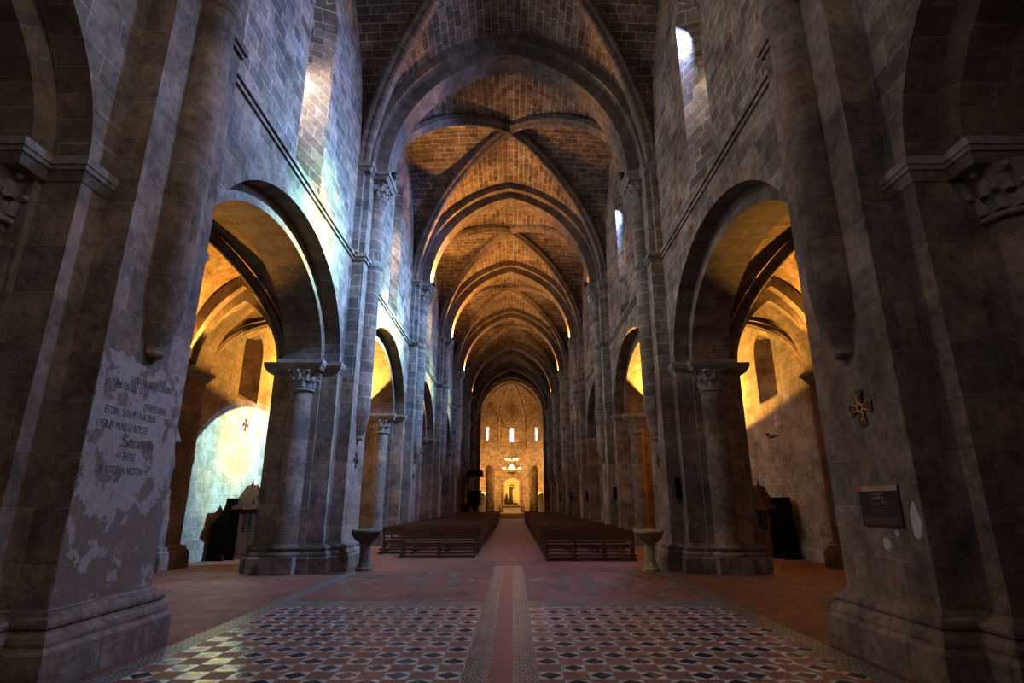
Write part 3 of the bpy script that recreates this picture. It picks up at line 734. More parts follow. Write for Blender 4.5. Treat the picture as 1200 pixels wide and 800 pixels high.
# aisles
AX0, AX1 = 6.65, 9.02; ACX = (AX0 + AX1) / 2; AH = (AX1 - AX0) / 2
for s in (-1, 1):
    base = None
    for p in range(0, NP):
        if base is None:
            r = base = empty('aisle_arch', (0, 0, 0), 'x', 'arch')
            m = MB(); arch_ring(m, AH + .12, 2.45, AH + .45, 2.85, .62, 5.42, xc=s * ACX); m.build('outer_order', M_ARCH, r)
            m = MB(); arch_ring(m, AH - .02, 2.08, AH + .13, 2.46, .38, 5.42, xc=s * ACX); m.build('inner_order', M_ARCH, r)
        else: r = copy_tree(base)
        r.location = (0, yp(p) - .3, 0)
        tag(r, 'pointed arch spanning the %s aisle, %s from the camera' % (SIDE[s], ORD[p]), 'arch', 'arches across the %s aisle' % SIDE[s])
    base = None
    for p in range(0, NP):
        if base is None:
            r = base = empty('wall_pilaster', (0, 0, 0), 'x', 'pilaster')
            m = MB(); m.box(s * 9.02, s * 9.345, -.5, .5, .6, 5.14); m.build('shaft', M_PIER, r)
            m = MB(); m.box(s * 8.82, s * 9.345, -.68, .68, 0, .36)
            for z0, z1, d0, d1 in [(.36, .44, .18, .18), (.44, .5, .16, .1), (.5, .56, .12, .12), (.56, .6, .08, .01)]: m.prism([(s * (9.02 - d0), -.5 - d0), (s * 9.345, -.5 - d0), (s * 9.345, .5 + d0), (s * (9.02 - d0), .5 + d0)], z0, z1, [(s * (9.02 - d1), -.5 - d1), (s * 9.345, -.5 - d1), (s * 9.345, .5 + d1), (s * (9.02 - d1), .5 + d1)])
            m.build('base', M_BASE, r)
            m = MB()
            for z0, z1, d0, d1 in [(4.86, 5.08, -.3, .0), (5.08, 5.3, .02, .14), (5.3, 5.42, .17, .17)]: m.prism([(s * (9.02 - d0), -.5 - max(d0, 0)), (s * 9.345, -.5 - max(d0, 0)), (s * 9.345, .5 + max(d0, 0)), (s * (9.02 - d0), .5 + max(d0, 0))], z0, z1, [(s * (9.02 - d1), -.5 - d1), (s * 9.345, -.5 - d1), (s * 9.345, .5 + d1), (s * (9.02 - d1), .5 + d1)])
            m.build('impost', M_CAPITAL, r)
        else: r = copy_tree(base)
        r.location = (0, yp(p) - .5, 0)
        tag(r, 'flat stone pilaster on the outer wall of the %s aisle, %s from the camera' % (SIDE[s], ORD[p]), 'pilaster', 'pilasters of the %s aisle wall' % SIDE[s])
    for k in range(-1, 6):
        y0, y1 = yp(k) + .25, yp(k + 1) - .85
        if k == -1: y0 = YW
        x0, x1 = sorted((s * 6.2, s * 9.36))
        vault_web('ceiling', x0, x1, y0, y1, 5.5, 2.75, 1.15, 1.15, M_AWEB, .2, 14)
        if k in (0, 1, 2):
            rib_thing(s * 7.85, (y0 + y1) / 2, 1.45, (y1 - y0) / 2 - .1, 5.5, 2.7, 1.15, .62, 'crossing ribs of the %s aisle vault, %s bay beyond the nearest pier' % (SIDE[s], 'first' if k == 0 else ORD[k]), 'rib crossings of the %s aisle vault' % SIDE[s], M_RIB, .2, .14)
    # outer wall with splayed windows
    m = MB(); P = lambda x, y, z: (s * x, y, z)
    segs = [YW]
    for k in range(-1, 6):
        wy = yb(k) - 1.35; fo = window_outline(wy, .74, 5.2, 7.05); bo = window_outline(wy, .2, 5.9, 7.0)
        a, b = wy - .74, wy + .74
        m.face([P(XA, segs[-1], 0), P(XA, a, 0), P(XA, a, 8.9), P(XA, segs[-1], 8.9)])
        m.face([P(XA, a, 0), P(XA, b, 0), P(XA, b, 5.2), P(XA, a, 5.2)])
        for (q0, z0), (q1, z1) in zip(fo[1:-1], fo[2:-1]): m.face([P(XA, q0, z0), P(XA, q1, z1), P(XA, q1, 8.9), P(XA, q0, 8.9)])
        for i in range(len(fo) - 1): m.face([P(XA, *fo[i]), P(XA, *fo[i + 1]), P(XA + 1.1, *bo[i + 1]), P(XA + 1.1, *bo[i])])
        m.face([P(XA, *fo[0]), P(XA, *fo[-1]), P(XA + 1.1, *bo[-1]), P(XA + 1.1, *bo[0])]); m.face([P(XA + 1.1, *q) for q in bo])
        segs.append(b)
    m.face([P(XA, segs[-1], 0), P(XA, YE, 0), P(XA, YE, 8.9), P(XA, segs[-1], 8.9)])
    structure(m.build('wall_%s_aisle' % SIDE[s], M_AISLE))
    m = MB(); m.box(s * XA, s * (XA - .10), YW, YE, 0, .62); trim(m, M_AISLE)
# west wall behind the camera, east ends of aisles
m = MB(); m.face([(-XA, YW, 0), (XA, YW, 0), (XA, YW, 9), (-XA, YW, 9)]); m.face([(-XW, YW, 9), (XW, YW, 9), (XW, YW, 18.5), (-XW, YW, 18.5)]); structure(m.build('wall_back', M_WALL))

# ------------------------------------------------------------------ apse
APY, APR, APZ0 = 70.0, 4.4, .5
m = MB(); n = 22
I = [(-3.75, APZ0)] + [(x, 11.9 + z) for x, z in pt_arc(3.75, 4.1, n)] + [(3.75, APZ0)]
for y in (66.2, 67.4):
    for (x0, z0), (x1, z1) in zip(I[1:-1], I[2:-1]): m.face([(x0, y, z0), (x1, y, z1), (x1, y, 18.4), (x0, y, 18.4)])
    for sx in (-1, 1): m.face([(sx * 3.75, y, 0), (sx * 9.4, y, 0), (sx * 9.4, y, 18.4), (sx * 3.75, y, 18.4)])
for (x0, z0), (x1, z1) in zip(I, I[1:]): m.face([(x0, 66.2, z0), (x1, 66.2, z1), (x1, 67.4, z1), (x0, 67.4, z0)])
structure(m.build('wall_front', M_PIER))
m = MB(); arch_ring(m, 3.95, 4.3, 4.25, 4.65, .18, 11.9, 66.02); tag(m.build('chancel_arch_moulding', M_APSE), 'pointed moulding framing the golden apse opening', 'arch moulding')
# apse wall: straight sides then half circle, laid out by arc length
m = MB()
def ap(t, dr=0):     # t: arc parameter; angle measured from the axis
    lim = PI / 2 * APR; r = APR + dr
    if abs(t) <= lim: a = t / APR; return (r * math.sin(a), APY + r * math.cos(a))
    s_ = 1 if t > 0 else -1; return (s_ * r, APY - (abs(t) - lim))
LIM = PI / 2 * APR + 2.6
ops = [(a * APR, .19, 9.45, 11.25, 'w') for a in (-.785, 0, .785)] + [(a * APR, .72, APZ0, 6.35, 'd') for a in (-.70, .70)]
ts = set([-LIM, LIM]); 
for c, h, z0, z1, ty in ops:
    for i in range(13): ts.add(c - h * math.cos(PI * i / 12))
for i in range(61): ts.add(-LIM + 2 * LIM * i / 60)
ts = sorted(ts)
def head(t, c, h, z1): return z1 - h + math.sqrt(max(0, h * h - (t - c) ** 2))
RIBA = [-1.178, -.3927, .3927, 1.178]
def zwall(t):
    a = abs(t / APR)
    if a > 1.178 + .3927 * 2: return 14.6
    c = round(a / .7854) * .7854; u = (a - c) / .3927
    return 11.35 + 3.3 * g_pt(u, 1.6)
for t0, t1 in zip(ts, ts[1:]):
    if t1 - t0 < 1e-4: continue
    tm = (t0 + t1) / 2; cuts = []
    for c, h, z0, z1, ty in ops:
        if c - h < tm < c + h: cuts.append((z0, lambda t, c=c, h=h, z1=z1: head(t, c, h, z1)))
    cuts.sort(key=lambda q: q[0]); lo = lambda t: 0.0
    segs = []
    for z0, hd in cuts: segs.append((lo, (lambda t, z0=z0: z0))); lo = hd
    segs.append((lo, zwall))
    for a, b in segs:
        m.face([(*ap(t0), a(t0)), (*ap(t1), a(t1)), (*ap(t1), b(t1)), (*ap(t0), b(t0))], [(t0, a(t0)), (t1, a(t1)), (t1, b(t1)), (t0, b(t0))])
for c, h, z0, z1, ty in ops:
    fo = [(c - h, z0)] + [(c - h * math.cos(PI * i / 10), z1 - h + h * math.sin(PI * i / 10)) for i in range(11)] + [(c + h, z0)]
    fo.append(fo[0])
    for (a0, z0_), (a1, z1_) in zip(fo, fo[1:]): m.face([(*ap(a0), z0_), (*ap(a1), z1_), (*ap(a1, .6), z1_), (*ap(a0, .6), z0_)])
# ambulatory wall behind
for i in range(24):
    a0 = -PI / 2 + PI * i / 24; a1 = a0 + PI / 24; r = 8.4
    m.face([(r * math.sin(a0), APY + r * math.cos(a0), 0), (r * math.sin(a1), APY + r * math.cos(a1), 0), (r * math.sin(a1), APY + r * math.cos(a1), 8.5), (r * math.sin(a0), APY + r * math.cos(a0), 8.5)])
    m.face([(r * math.sin(a0), APY + r * math.cos(a0), 8.5), (r * math.sin(a1), APY + r * math.cos(a1), 8.5), (4.9 * math.sin(a1), APY + 4.9 * math.cos(a1), 8.5), (4.9 * math.sin(a0), APY + 4.9 * math.cos(a0), 8.5)])
structure(m.build('wall_apse', M_APSE))
for c, h, z0, z1, ty in ops[:3]:
    fo = [(c - h, z0)] + [(c - h * math.cos(PI * i / 8), z1 - h + h * math.sin(PI * i / 8)) for i in range(9)] + [(c + h, z0)]
    window_obj([(*ap(a, .35), z) for a, z in fo], M_PANEAPSE)
# umbrella vault over the apse
m = MB(); KY = 67.6; n = 14
na = 96
def dome_pt(t, u):
    x, y = ap(t); kx, ky = 0, min(KY, y) if abs(t) > PI / 2 * APR else KY
    X = x * (1 - u) + kx * u; Yv = y * (1 - u) + ky * u
    zw = zwall(t); rib = 11.35 + 4.75 * math.sqrt(max(0, 1 - (1 - u) ** 2)); z = max(rib, zw + (16.15 - zw) * (1 - (1 - u) ** 1.6))
    return (X, Yv, z)
P = [[dome_pt(-LIM + 2 * LIM * i / na, j / n) for j in range(n + 1)] for i in range(na + 1)]
U = [[(-LIM + 2 * LIM * i / na, j / n * 6) for j in range(n + 1)] for i in range(na + 1)]
m.grid(P, U); structure(m.build('ceiling_apse', M_APSE))
rt = empty('apse_ribs', (0, KY, 11.35), 'six-part fan of slim ribs gathering above the golden apse', 'vault ribs')
for a in RIBA:
    x, y = ap(a * APR); path = [Vector((x * (1 - i / 16) * .99, (y - KY) * (1 - i / 16) * .99, 4.66 * math.sqrt(max(0, 1 - (1 - i / 16) ** 2)))) for i in range(17)]
    mm = MB(); mm.tube(path, .17, 8); mm.build('radial_rib', M_APSE, rt)
    mm = MB(); mm.lathe(x * .98, (y - KY) * .98 - .04, [(.15, -2.9), (.15, -.25), (.16, -.2), (.26, 0)], 12); mm.build('colonnette', M_APSE, rt)
m = MB()
for i in range(40):
    t0 = -LIM + 2 * LIM * i / 40; t1 = t0 + 2 * LIM / 40
    a, b = ap(t0, -.07), ap(t1, -.07); m.bar((*a, 8.42), (*b, 8.42), .16, .16)
trim(m, M_APSE)
# platform and steps
m = MB(); m.box(-3.74, 3.74, 66.21, 79, 0, .5); structure(m.build('floor_presbytery', M_TERRA))
m = MB()
for i in range(3): m.box(-1.5, 1.5, 65.1 + i * .37, 66.2, i * .165, (i + 1) * .165)
tag(m.build('altar_steps', M_ALTAR), 'three pale steps rising to the altar platform', 'steps')
# altar
r = empty('altar', (0, 69, .5), 'pale stone altar block under the golden apse', 'altar')
m = MB(); m.box(-1.15, 1.15, -.5, .5, 0, .10); m.box(-1.02, 1.02, -.42, .42, .10, .82); m.build('altar_body', M_ALTAR, r)
m = MB(); m.box(-1.22, 1.22, -.55, .55, .82, .95); m.build('altar_slab', M_ALTAR, r)
m = MB()
for i in range(14):
    x = -.94 + i * 1.88 / 13; m.box(x - .03, x + .03, -.47, -.42, .10, .82)
m.build('fluted_front', M_ALTAR, r)
for x in (.72, .88):
    c = MB(); c.lathe(x, 69, [(.04, 1.45), (.05, 1.47), (.015, 1.50), (.015, 1.58), (.03, 1.6), (.02, 1.61), (.02, 1.72), (.001, 1.73)], 8); tag(c.build('candlestick', M_GOLD), 'small candlestick on the altar slab, %s of the pair' % ('inner' if x < .8 else 'outer'), 'candlestick', 'candlesticks on the altar')
# retable niche
r = empty('retable', (0, 73.9, .5), 'arched golden panel with an oval opening behind the altar', 'retable')
m = MB(); a = 1.0
out = [(-a, 0)] + [(-a * math.cos(PI * i / 16), 3.75 + .55 * math.sin(PI * i / 16)) for i in range(17)] + [(a, 0)]
m.face([(x, -.02, z) for x, z in out]); m.face([(x, .2, z) for x, z in out])
for (x0, z0), (x1, z1) in zip(out, out[1:]): m.face([(x0, -.02, z0), (x1, -.02, z1), (x1, .2, z1), (x0, .2, z0)])
m.build('panel', M_GILT, r)
m = MB(); path = [(x * 1.04, -.08, z) for x, z in out]; m.tube(path, .09, 8); m.build('arched_frame', M_APSE, r)
m = MB(); m.grid([[(q * .27 * math.cos(t * 2 * PI / 20), -.04 - .03 * (1 - abs(q - .85) * 6), 3.1 + q * .36 * math.sin(t * 2 * PI / 20)) for t in range(21)] for q in (.0, .7, .85, 1.0)]); m.build('oval_medallion', M_BRONZE, r)
# dark crucifix group on the altar
r = empty('tabernacle', (-.1, 69.6, .5), 'dark tabernacle with standing figures behind the altar', 'tabernacle')
m = MB(); m.box(-.75, .85, -.3, .3, 0, 1.12); m.build('base', M_BRONZE, r)
m = MB(); m.lathe(-.55, 0, [(.28, 1.12), (.26, 1.5), (.18, 1.9), (.15, 2.05), (.09, 2.1), (.1, 2.25), (.001, 2.32)], 12); m.build('robed_figure', M_BRONZE, r)
m = MB(); m.lathe(.0, 0, [(.26, 1.12), (.24, 1.7), (.2, 2.3), (.16, 2.5), (.08, 2.6), (.11, 2.75), (.001, 2.85)], 12); m.box(-.2, .2, .05, .12, 2.3, 3.0); m.build('tall_figure', M_BRONZE, r)
m = MB(); m.lathe(.45, 0, [(.22, 1.12), (.2, 1.35), (.12, 1.6), (.07, 1.65), (.08, 1.8), (.001, 1.86)], 12); m.build('small_figure', M_GILT, r)
# crown lamp
r = empty('crown_chandelier', (0, 69.2, 5.3), 'gilt crown-shaped lamp hanging over the altar with a white light', 'chandelier')
for z, rad in ((1.35, .75), (.25, 1.05)):
    m = MB(); m.tube([(rad * math.cos(t * 2 * PI / 24), rad * .9 * math.sin(t * 2 * PI / 24), z) for t in range(25)], .07, 6); rg = m.build('ring', M_GOLD, r)
    for i in range(10):
        c = MB(); x, y = rad * math.cos(i * PI / 5), rad * .9 * math.sin(i * PI / 5)
        c.lathe(x, y, [(.001, z + .05), (.05, z + .06), (.08, z + .14), (.05, z + .22), (.001, z + .24)], 8); c.build('bulb', M_BULB, rg)
m = MB(); 
for i in range(6): m.tube([(.75 * math.cos(i * PI / 3), .67 * math.sin(i * PI / 3), 1.35), (.02 * math.cos(i * PI / 3), 0, 2.2)], .018, 5)
for i in range(6): m.tube([(.75 * math.cos(i * PI / 3), .67 * math.sin(i * PI / 3), 1.35), (1.05 * math.cos(i * PI / 3), .94 * math.sin(i * PI / 3), .25)], .018, 5)
m.tube([(0, 0, 2.2), (0, 0, 10.7)], .02, 5); m.build('suspension', M_BRONZE, r)
m = MB(); m.lathe(0, 0, [(.001, .35), (.16, .40), (.2, .6), (.14, .78), (.001, .82)], 12); m.build('central_bulb', M_BULBW, r)
m = MB(); m.lathe(0, -.1, [(.5, .0), (.8, -.1), (.3, -.25), (.001, -.3)], 16); m.build('canopy', M_BRONZE, r)
# white panels beside the openings, low rails
for s in (-1, 1):
    m = MB(); m.box(s * 3.15, s * 3.7, 68.9, 69.2, .5, 2.9); tag(m.build('stone_slab', M_ALTAR), 'pale upright slab at the %s side of the altar platform' % SIDE[s], 'slab', 'slabs beside the altar')
    r = empty('altar_rail', (s * 2.2, 66.6, .5), 'low wooden rail with end posts on the %s edge of the altar platform' % SIDE[s], 'rail', 'rails on the altar platform')
    for x in (-.8, .8):
        m = MB(); m.box(x - .05, x + .05, -.05, .05, 0, .8); m.build('post', M_CONF, r)
    m = MB(); m.box(-.8, .8, -.04, .04, .1, .2); m.build('bar', M_CONF, r)

# ------------------------------------------------------------------ pulpit
r = empty('pulpit', (-3.42, 53.4, 0), 'dark pulpit with a flat sounding board on the left, before the apse', 'pulpit')
octo = lambda rr, cx=0, cy=0: [(cx + rr * math.cos(PI / 8 + i * PI / 4), cy + rr * math.sin(PI / 8 + i * PI / 4)) for i in range(8)]
m = MB(); m.prism(octo(.30), 0, .2, octo(.24)); m.prism(octo(.14), .2, 1.1); m.prism(octo(.14), 1.1, 1.6, octo(.6)); m.build('pedestal', M_DARKWOOD, r)
m = MB(); m.prism(octo(.62), 1.6, 2.62); m.prism(octo(.70), 2.62, 2.74); m.prism(octo(.68), 1.55, 1.66); m.build('tub', M_DARKWOOD, r)
m = MB(); m.prism(octo(.85), 4.05, 4.55, octo(.82)); m.prism(octo(.9), 4.0, 4.1); m.prism(octo(.8), 4.55, 4.7, octo(.5)); m.build('sounding_board', M_DARKWOOD, r)
m = MB(); m.box(-.64, -.5, -.4, .4, 2.6, 4.1); m.build('back_panel', M_DARKWOOD, r)
m = MB()
for i in range(8): m.box(-1.15, -.45, -2.3 + i * .25, -2.05 + i * .25, 0, .2 * (i + 1))
m.box(-.5, -.45, -2.3, -.3, .2, 2.5); m.build('stair', M_DARKWOOD, r)

# ------------------------------------------------------------------ pews
def make_bench(wd):
    r = empty('church_pew', (0, 0, 0), 'x', 'pew')
    h = wd / 2
    m = MB(); m.box(-h, h, -.035, .035, .80, .885); m.box(-h, h, -.02, .02, .60, .80); m.build('backrest', M_BENCH, r)
    m = MB(); m.box(-h, h, .0, .42, .42, .455); m.box(-h, h, .0, .03, .33, .42); m.build('seat', M_BENCH, r)
    m = MB(); m.box(-h, h, -.42, -.28, .16, .19); m.build('kneeler', M_BENCH, r)
    m = MB(); m.box(-h, h, -.30, -.24, .03, .08); m.build('foot_rail', M_BENCH, r)
    nl = 4 if wd > 2.5 else 3
    for i in range(nl):
        x = -h + .05 + (wd - .1) * i / (nl - 1)
        m = MB(); m.box(x - .035, x + .035, -.03, .04, 0, .84); m.box(x - .03, x + .03, .34, .41, 0, .43)
        m.box(x - .04, x + .04, -.46, .46, 0, .06); m.box(x - .03, x + .03, -.40, .0, .12, .16); m.build('leg', M_BENCH, r)
    return r
protos = {}
def bench(s, idx, xi, wd, y):
    key = wd
    if key not in protos: r = protos[key] = make_bench(wd)
    else: r = copy_tree(protos[key])
    r.location = (s * (xi + wd / 2) + .1, y, 0)
    lab = 'dark wooden pew in the %s block, %s row from the camera' % (SIDE[s], ORD[idx] if idx < len(ORD) else 'row %d' % idx)
    tag(r, lab, 'pew', 'wooden pews in the %s block' % SIDE[s])
y = 18.0
for i in range(24):
    yr = 18.35 + i * 1.42
    bench(1, i, 1.08, 2.78, yr)
    yl = 19.2 + i * 1.38
    bench(-1, i, 1.12, 2.45 if i == 0 else 3.4, yl)

# ------------------------------------------------------------------ fonts
for s, mt, x, y_, lab in ((-1, M_FONTD, -3.70, 15.45, 'dark stone holy water font before the left pier'), (1, M_FONT, 3.72, 15.3, 'ochre stone holy water font before the right pier')):
    r = empty('holy_water_font', (x, y_, 0), lab, 'font', 'holy water fonts')
    m = MB(); m.lathe(0, 0, [(.23, 0), (.23, .07), (.19, .10), (.17, .16), (.145, .22), (.14, .62), (.17, .70)], 8, smooth=False); m.build('pedestal', mt, r)
    m = MB(); m.lathe(0, 0, [(.17, .70), (.20, .72), (.27, .80), (.36, .93), (.385, .96), (.385, 1.01), (.35, 1.01), (.30, .93), (.12, .86), (.001, .85)], 28)
    bw = m.build('bowl', mt, r)
    m = MB()
    for i in range(20):
        a = i * 2 * PI / 20; m.tube([(.20 * math.cos(a), .20 * math.sin(a), .73), (.29 * math.cos(a), .29 * math.sin(a), .81), (.37 * math.cos(a), .37 * math.sin(a), .93)], .018, 5)
    m.build('gadroon_relief', mt, bw)

# ------------------------------------------------------------------ confessionals
def confessional(s, y_, H, lab):
    """x toward the nave, y along the wall"""
    r = empty('confessional', (s * 9.25, y_, 0), lab, 'confessional', 'confessionals against the aisle walls')
    D = .85; q = -s
    def bx(m, x0, x1, *a): m.box(q * x0, q * x1, *a)
    # dark body: side profile stepping back toward the wall, carried through along the wall
    pr = [(0, 0), (0, .98), (.06, 1.06), (.22, 1.30), (.34, 1.50), (.40, 1.83), (D - .1, 1.83), (D - .1, 0)] if s < 0 else [(0, 0), (.02, .9), (.08, 1.2), (.10, 1.86), (D - .1, 1.86), (D - .1, 0)]
    m = MB()
    for yy in (-H + .03, H - .03): m.face([(q * x, yy, z) for x, z in pr])
    for a, b in zip(pr, pr[1:] + pr[:1]): m.face([(q * a[0], -H + .03, a[1]), (q * a[0], H - .03, a[1]), (q * b[0], H - .03, b[1]), (q * b[0], -H + .03, b[1])])
    m.build('booth_body', M_DARKWOOD, r)
    for sy in (-1, 1):
        m = MB(); y1 = sy * (H - .02)
        for a, b, c, d in ((.08, .66, .10, .16), (.08, .66, .84, .90), (.08, .14, .10, .90), (.60, .66, .10, .90)): bx(m, a, b, *sorted((y1, y1 + sy * .02)), c, d)
        bx(m, .42, .60, *sorted((y1, y1 + sy * .03)), 1.05, 1.45); m.build('side_panel', M_DARKWOOD, r)
        m = MB(); bx(m, .1, .6, *sorted((sy * H, sy * (H + .22))), 0, .15); m.build('kneeler', M_DARKWOOD, r)
    m = MB(); bx(m, D - .1, D, -H, H, 0, .12); bx(m, D - .1, D - .03, -H, H, .12, 1.5)
    for yy in (-H, H - .09): bx(m, D - .08, D + .02, yy, yy + .09, .1, 1.5)
    for z in (.74, 1.44): bx(m, D - .05, D + .03, -H, H, z, z + .07)
    m.build('front', M_CONF, r)
    m = MB(); tri = [(-H - .12, 1.5), (H + .12, 1.5), (H * .62, 1.86), (0, 2.25), (-H * .62, 1.86)]
    for x in (D - .22, D + .10): m.face([(q * x, y, z) for y, z in tri])
    for a, b in zip(tri, tri[1:] + tri[:1]): m.face([(q * (D - .22), *a), (q * (D + .10), *a), (q * (D + .10), *b), (q * (D - .22), *b)])
    m.tube([(q * (D + .11), y, z) for y, z in tri + tri[:1]], .03, 6)
    rf = m.build('gable', M_CONF, r)
    m = MB(); m.lathe(q * (D - .05), 0, [(.05, 2.22), (.06, 2.27), (.02, 2.30), (.045, 2.35), (.01, 2.38), (.01, 2.47), (.001, 2.48)], 10); m.build('finial', M_CONF, rf)
    x = D + .005; lw = H * .36
    for yc in (-lw * .62, lw * .62):
        m = MB(); pts = [(yc - lw * .5, .84)] + [(yc - lw * .5 * math.cos(PI * i / 8), 1.30 + lw * .5 * math.sin(PI * i / 8)) for i in range(9)] + [(yc + lw * .5, .84)]
        m.face([(q * x, y, z) for y, z in pts]); m.build('lancet_opening', M_DARKWOOD, r)
    m = MB(); hw = lw * 1.35
    pts = [(-hw, .82)] + [(-hw * math.cos(PI * i / 12), 1.32 + hw * .8 * math.sin(PI * i / 12)) for i in range(13)] + [(hw, .82), (-hw, .82)]
    m.tube([(q * (x + .02), y, z) for y, z in pts], .03, 6); m.tube([(q * (x + .02), 0, .82), (q * (x + .02), 0, 1.42)], .02, 6)
    m.tube([(q * (x + .10), .13 * math.cos(t * PI / 6), 1.80 + .13 * math.sin(t * PI / 6)) for t in range(13)], .02, 6); m.build('tracery', M_CONF, r)
    for a, b in ((-H + .1, -.03), (.03, H - .1)):
        m = MB(); bx(m, D - .04, D + .02, a, b, .14, .72); m.build('half_door', M_CONF, r)
confessional(-1, 18.95, .80, 'dark confessional with a lancet gable against the blue-lit left aisle wall')
confessional(1, 19.3, .68, 'dark confessional with a spired gable against the dim right aisle wall')

# ------------------------------------------------------------------ crosses on piers and walls
def patee(m, mat4, L, w0, w1, th):
    for k in range(4):
        a = k * PI / 2; ca, sa = math.cos(a), math.sin(a)
        pts = [(-w0, .12 * L), (w0, .12 * L), (w1, L), (-w1, L)]
        P = [(x * ca - y * sa, x * sa + y * ca) for x, y in pts]
        F0 = [mat4 @ Vector((x, y, 0)) for x, y in P]; F1 = [mat4 @ Vector((x, y, th)) for x, y in P]
        m.face(F1)
        for i in range(4): m.face([F0[i], F0[(i + 1) % 4], F1[(i + 1) % 4], F1[i]])
def outline(m, mat4, L, w0, w1, z, r_):
    for k in range(4):
        a = k * PI / 2; ca, sa = math.cos(a), math.sin(a)
        pts = [(-w0, .22 * L), (-w1, L), (w1, L), (w0, .22 * L)]
        m.tube([mat4 @ Vector((x * ca - y * sa, x * sa + y * ca, z)) for x, y in pts], r_, 6)
r = empty('consecration_cross', (4.349, 6.58, 2.79), 'gilded openwork cross on the nearest right pier above the panel', 'cross')
M4 = face_nx(0, 0, 0)
m = MB(); patee(m, M4, .20, .022, .062, .02); m.build('arms', M_BRONZE, r)
m = MB(); outline(m, M4, .205, .024, .066, .024, .009); m.tube([M4 @ Vector((.045 * math.cos(t * PI / 8), .045 * math.sin(t * PI / 8), .026)) for t in range(17)], .010, 6)
for k in range(4): m.tube([M4 @ Vector((.13 * math.cos(k * PI / 2 + t * PI / 3) * 0 + .14 * math.cos(k * PI / 2) + .012 * math.cos(t * PI / 3), .14 * math.sin(k * PI / 2) + .012 * math.sin(t * PI / 3), .026)) for t in range(7)], .005, 5)
m.build('gilt_rim', M_GOLD, r)
spots = [(-1, 4.349, 16.25, 2.86, 'left pier behind the dark font'), (1, 4.349, 16.25, 2.86, 'right pier behind the ochre font'), (-1, 4.349, 25.8, 2.84, 'third pier from the camera on the left'), (1, 4.349, 25.8, 2.84, 'third pier from the camera on the right'),
         (-1, 4.349, 35.35, 2.84, 'fourth pier from the camera on the left'), (1, 4.349, 35.35, 2.84, 'fourth pier from the camera on the right'), (-1, 9.349, 19.75, 4.35, 'brightly lit left aisle wall')]
for s, x, y_, z, wh in spots:
    m = MB(); patee(m, face_px(0, 0, 0) if s < 0 else face_nx(0, 0, 0), .21, .02, .07, .02)
    tag(m.build('consecration_cross', M_BRONZE if z < 4 else M_CONF, loc=(s * x, y_, z)), 'small dark metal cross on the ' + wh, 'cross', 'crosses on the piers' if z < 4 else None)
r = empty('painted_cross_disc', (9.349, 19.3, 4.45), 'small white oval with a red cross on the right aisle wall', 'cross disc')
m = MB(); ov = [(.17 * math.cos(t * PI / 12), .24 * math.sin(t * PI / 12)) for t in range(24)]; m.face([(0 - .012, -a, b) for a, b in ov])
for i in range(24): a, b = ov[i], ov[(i + 1) % 24]; m.face([(-.012, -a[0], a[1]), (-.012, -b[0], b[1]), (0, -b[0], b[1]), (0, -a[0], a[1])])
m.build('oval', M_WHITE, r)
m = MB(); patee(m, face_nx(-.013, 0, 0), .19, .018, .05, .006); m.build('red_cross', M_RED, r)
r = empty('iron_bracket', (9.34, 19.5, 3.9), 'black wrought iron bracket below the red cross on the right aisle wall', 'bracket')
m = MB(); m.tube([(0, -.3, 0), (-.12, -.18, .06), (-.16, 0, -.02), (-.12, .14, .05), (0, .3, .06)], .025, 6); m.tube([(0, 0, 0), (-.2, .05, -.04), (-.25, .1, .08)], .02, 6); m.build('scroll', M_BLACK, r)
m = MB(); m.lathe(-.24, .1, [(.02, .06), (.08, .1), (.09, .13), (.03, .13)], 10); m.build('cup', M_BLACK, r)

# ------------------------------------------------------------------ sign on the near right pier
r = empty('information_panel', (4.349, 6.20, 1.44), 'maroon information panel with a floor plan on the nearest right pier', 'sign')
SW, SH = .70, .45
def fx(y, z, d): return (-d, .70 - y, z)
m = MB(); m.box(-.02, 0, 0, SW, 0, SH); m.build('panel', M_SIGN, r)
def rect(a, b, c, d, mat, nm, dd=.0215):
    m = MB(); m.face([fx(a, c, dd), fx(b, c, dd), fx(b, d, dd), fx(a, d, dd)]); return m.build(nm, mat, r)
rect(.0, .07, SH - .065, SH, M_RED, 'red_square'); rect(.07, SW, SH - .065, SH - .004, M_CREAM, 'cream_header')
text_mesh('header_text', 'MONASTERIO DE', .052, M_PINK, r, face_nx(-.022, .70 - .2, SH - .052), .0003, 0, .72)
m = MB()
for i, (a, b) in enumerate([(.24, .46), (.31, .40), (.25, .45)]):
    z = SH - .10 - i * .022; m.face([fx(a, z, .0215), fx(b, z, .0215), fx(b, z + .010, .0215), fx(a, z + .010, .0215)])
m.build('title_lines', M_GREY, r)
m = MB(); pl_ = [(.24, .17), (.24, .25), (.39, .25), (.39, .285), (.43, .285), (.43, .25)] + [(.45 + .065 * math.sin(t * PI / 8), .205 + .065 * math.cos(t * PI / 8)) for t in range(9)] + [(.42, .125), (.40, .17), (.24, .17)]
m.tube([fx(a, b, .022) for a, b in pl_], .0035, 5); m.build('church_plan_drawing', M_GREY, r)
m = MB()
for i in range(8):
    z = .022 + i * .0115; m.face([fx(.04, z, .0215), fx(.66 - .03 * (i % 3), z, .0215), fx(.66 - .03 * (i % 3), z + .005, .0215), fx(.04, z + .005, .0215)])
m.build('small_print', M_DIMTEXT, r)
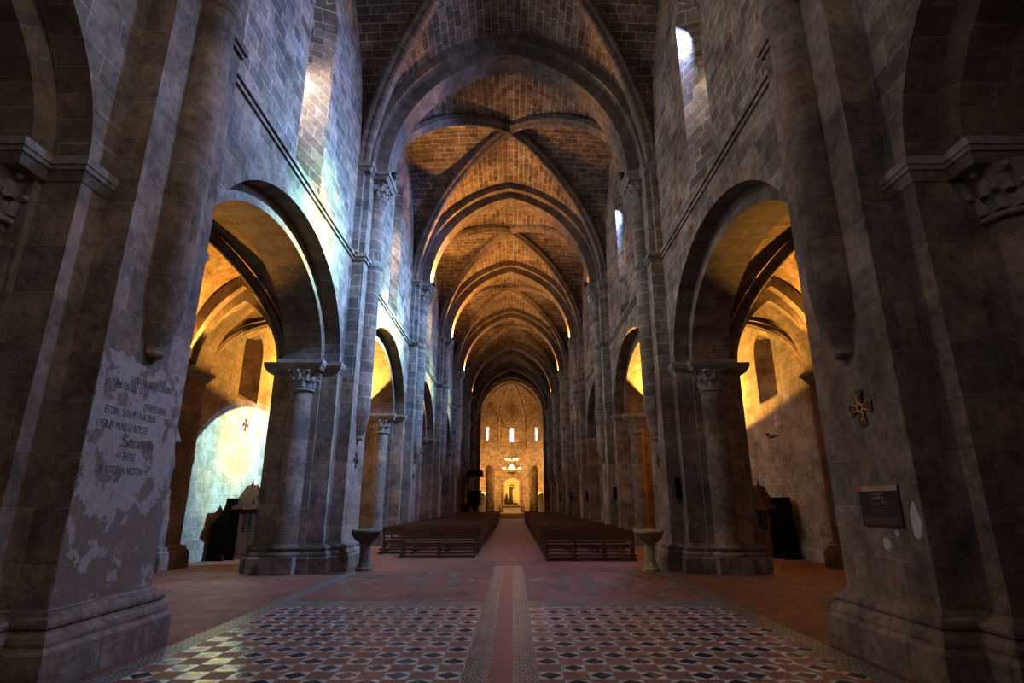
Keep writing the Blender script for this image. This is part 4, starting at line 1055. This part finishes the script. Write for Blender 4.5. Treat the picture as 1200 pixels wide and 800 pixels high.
# lime splashes on the pier
def blob(name, y_, z, ry, rz, lab, seed):
    pts = []
    for t in range(26):
        a = t * 2 * PI / 26; k = 1 + .35 * mnoise.noise(Vector((math.cos(a) * 1.7 + seed, math.sin(a) * 1.7, seed))); pts.append((y_ + ry * k * math.cos(a), z + rz * k * math.sin(a)))
    m = MB(); m.face([(-.004, a - y_, b - z) for a, b in pts])
    for i in range(26): a, b = pts[i], pts[(i + 1) % 26]; m.face([(-.004, a[0] - y_, a[1] - z), (-.004, b[0] - y_, b[1] - z), (0, b[0] - y_, b[1] - z), (0, a[0] - y_, a[1] - z)])
    m.build(name, M_WHITE, piers[1, 0], (4.3495, y_ - yp(0), z))
blob('lime_patch', 6.02, 1.52, .07, .17, '', 1.3); blob('lime_patch', 6.56, 1.26, .07, .06, '', 4.1); blob('lime_patch', 6.36, 1.38, .03, .04, '', 7.7)

# ------------------------------------------------------------------ loudspeakers on the right piers, floodlights by the capitals
def speaker():
    r = empty('loudspeaker', (0, 0, 0), 'x', 'loudspeaker')
    m = MB(); m.box(-.075, .075, -.12, 0, 0, .56); m.build('cabinet', M_BLACK, r)
    m = MB(); m.box(-.06, .06, -.128, -.12, .02, .54); m.build('grille', M_DARKWOOD, r)
    m = MB(); m.box(-.03, .03, 0, .04, .2, .36); m.build('bracket', M_BLACK, r); return r
b0 = None
for p in range(1, 6):
    r = b0 = speaker() if b0 is None else b0
    if p > 1: r = copy_tree(b0)
    r.location = (4.60, yp(p) - .79, 1.8)
    tag(r, 'slim black loudspeaker on the right side, fixed to the %s pier from the camera' % ORD[p], 'loudspeaker', 'loudspeakers on the right piers')
def flood():
    r = empty('floodlight', (0, 0, 0), 'x', 'floodlight')
    m = MB(); m.lathe(0, 0, [(.04, .02), (.10, .05), (.12, .20), (.105, .20), (.09, .08), (.001, .06)], 14); m.build('housing', M_BLACK, r)
    m = MB(); m.box(-.015, .015, -.12, .12, 0, .05); m.build('yoke', M_BLACK, r); return r
b0 = None
for p in range(1, 6):
    for s in (-1, 1):
        if b0 is None: r = b0 = flood()
        else: r = copy_tree(b0)
        r.location = (s * 3.78, yp(p) - .1, ZC)
        tag(r, 'small black floodlight on the %s capital of the %s arch from the camera' % (SIDE[s], ORD[p]), 'floodlight', 'floodlights on the capitals')
for k in range(0, 6):
    for s in (-1, 1):
        r = copy_tree(b0); r.location = (s * 8.93, yp(1) - .96, 5.42) if k == 0 else (s * 6.72, yp(k + 1) - 1.75, ZI)
        tag(r, ('small black floodlight on the outer wall ledge of the %s aisle, by the confessional bay' % SIDE[s]) if k == 0 else 'black floodlight on the %s aisle ledge of the %s pier' % (SIDE[s], ORD[k + 1]), 'floodlight', 'floodlights on the aisle ledges')
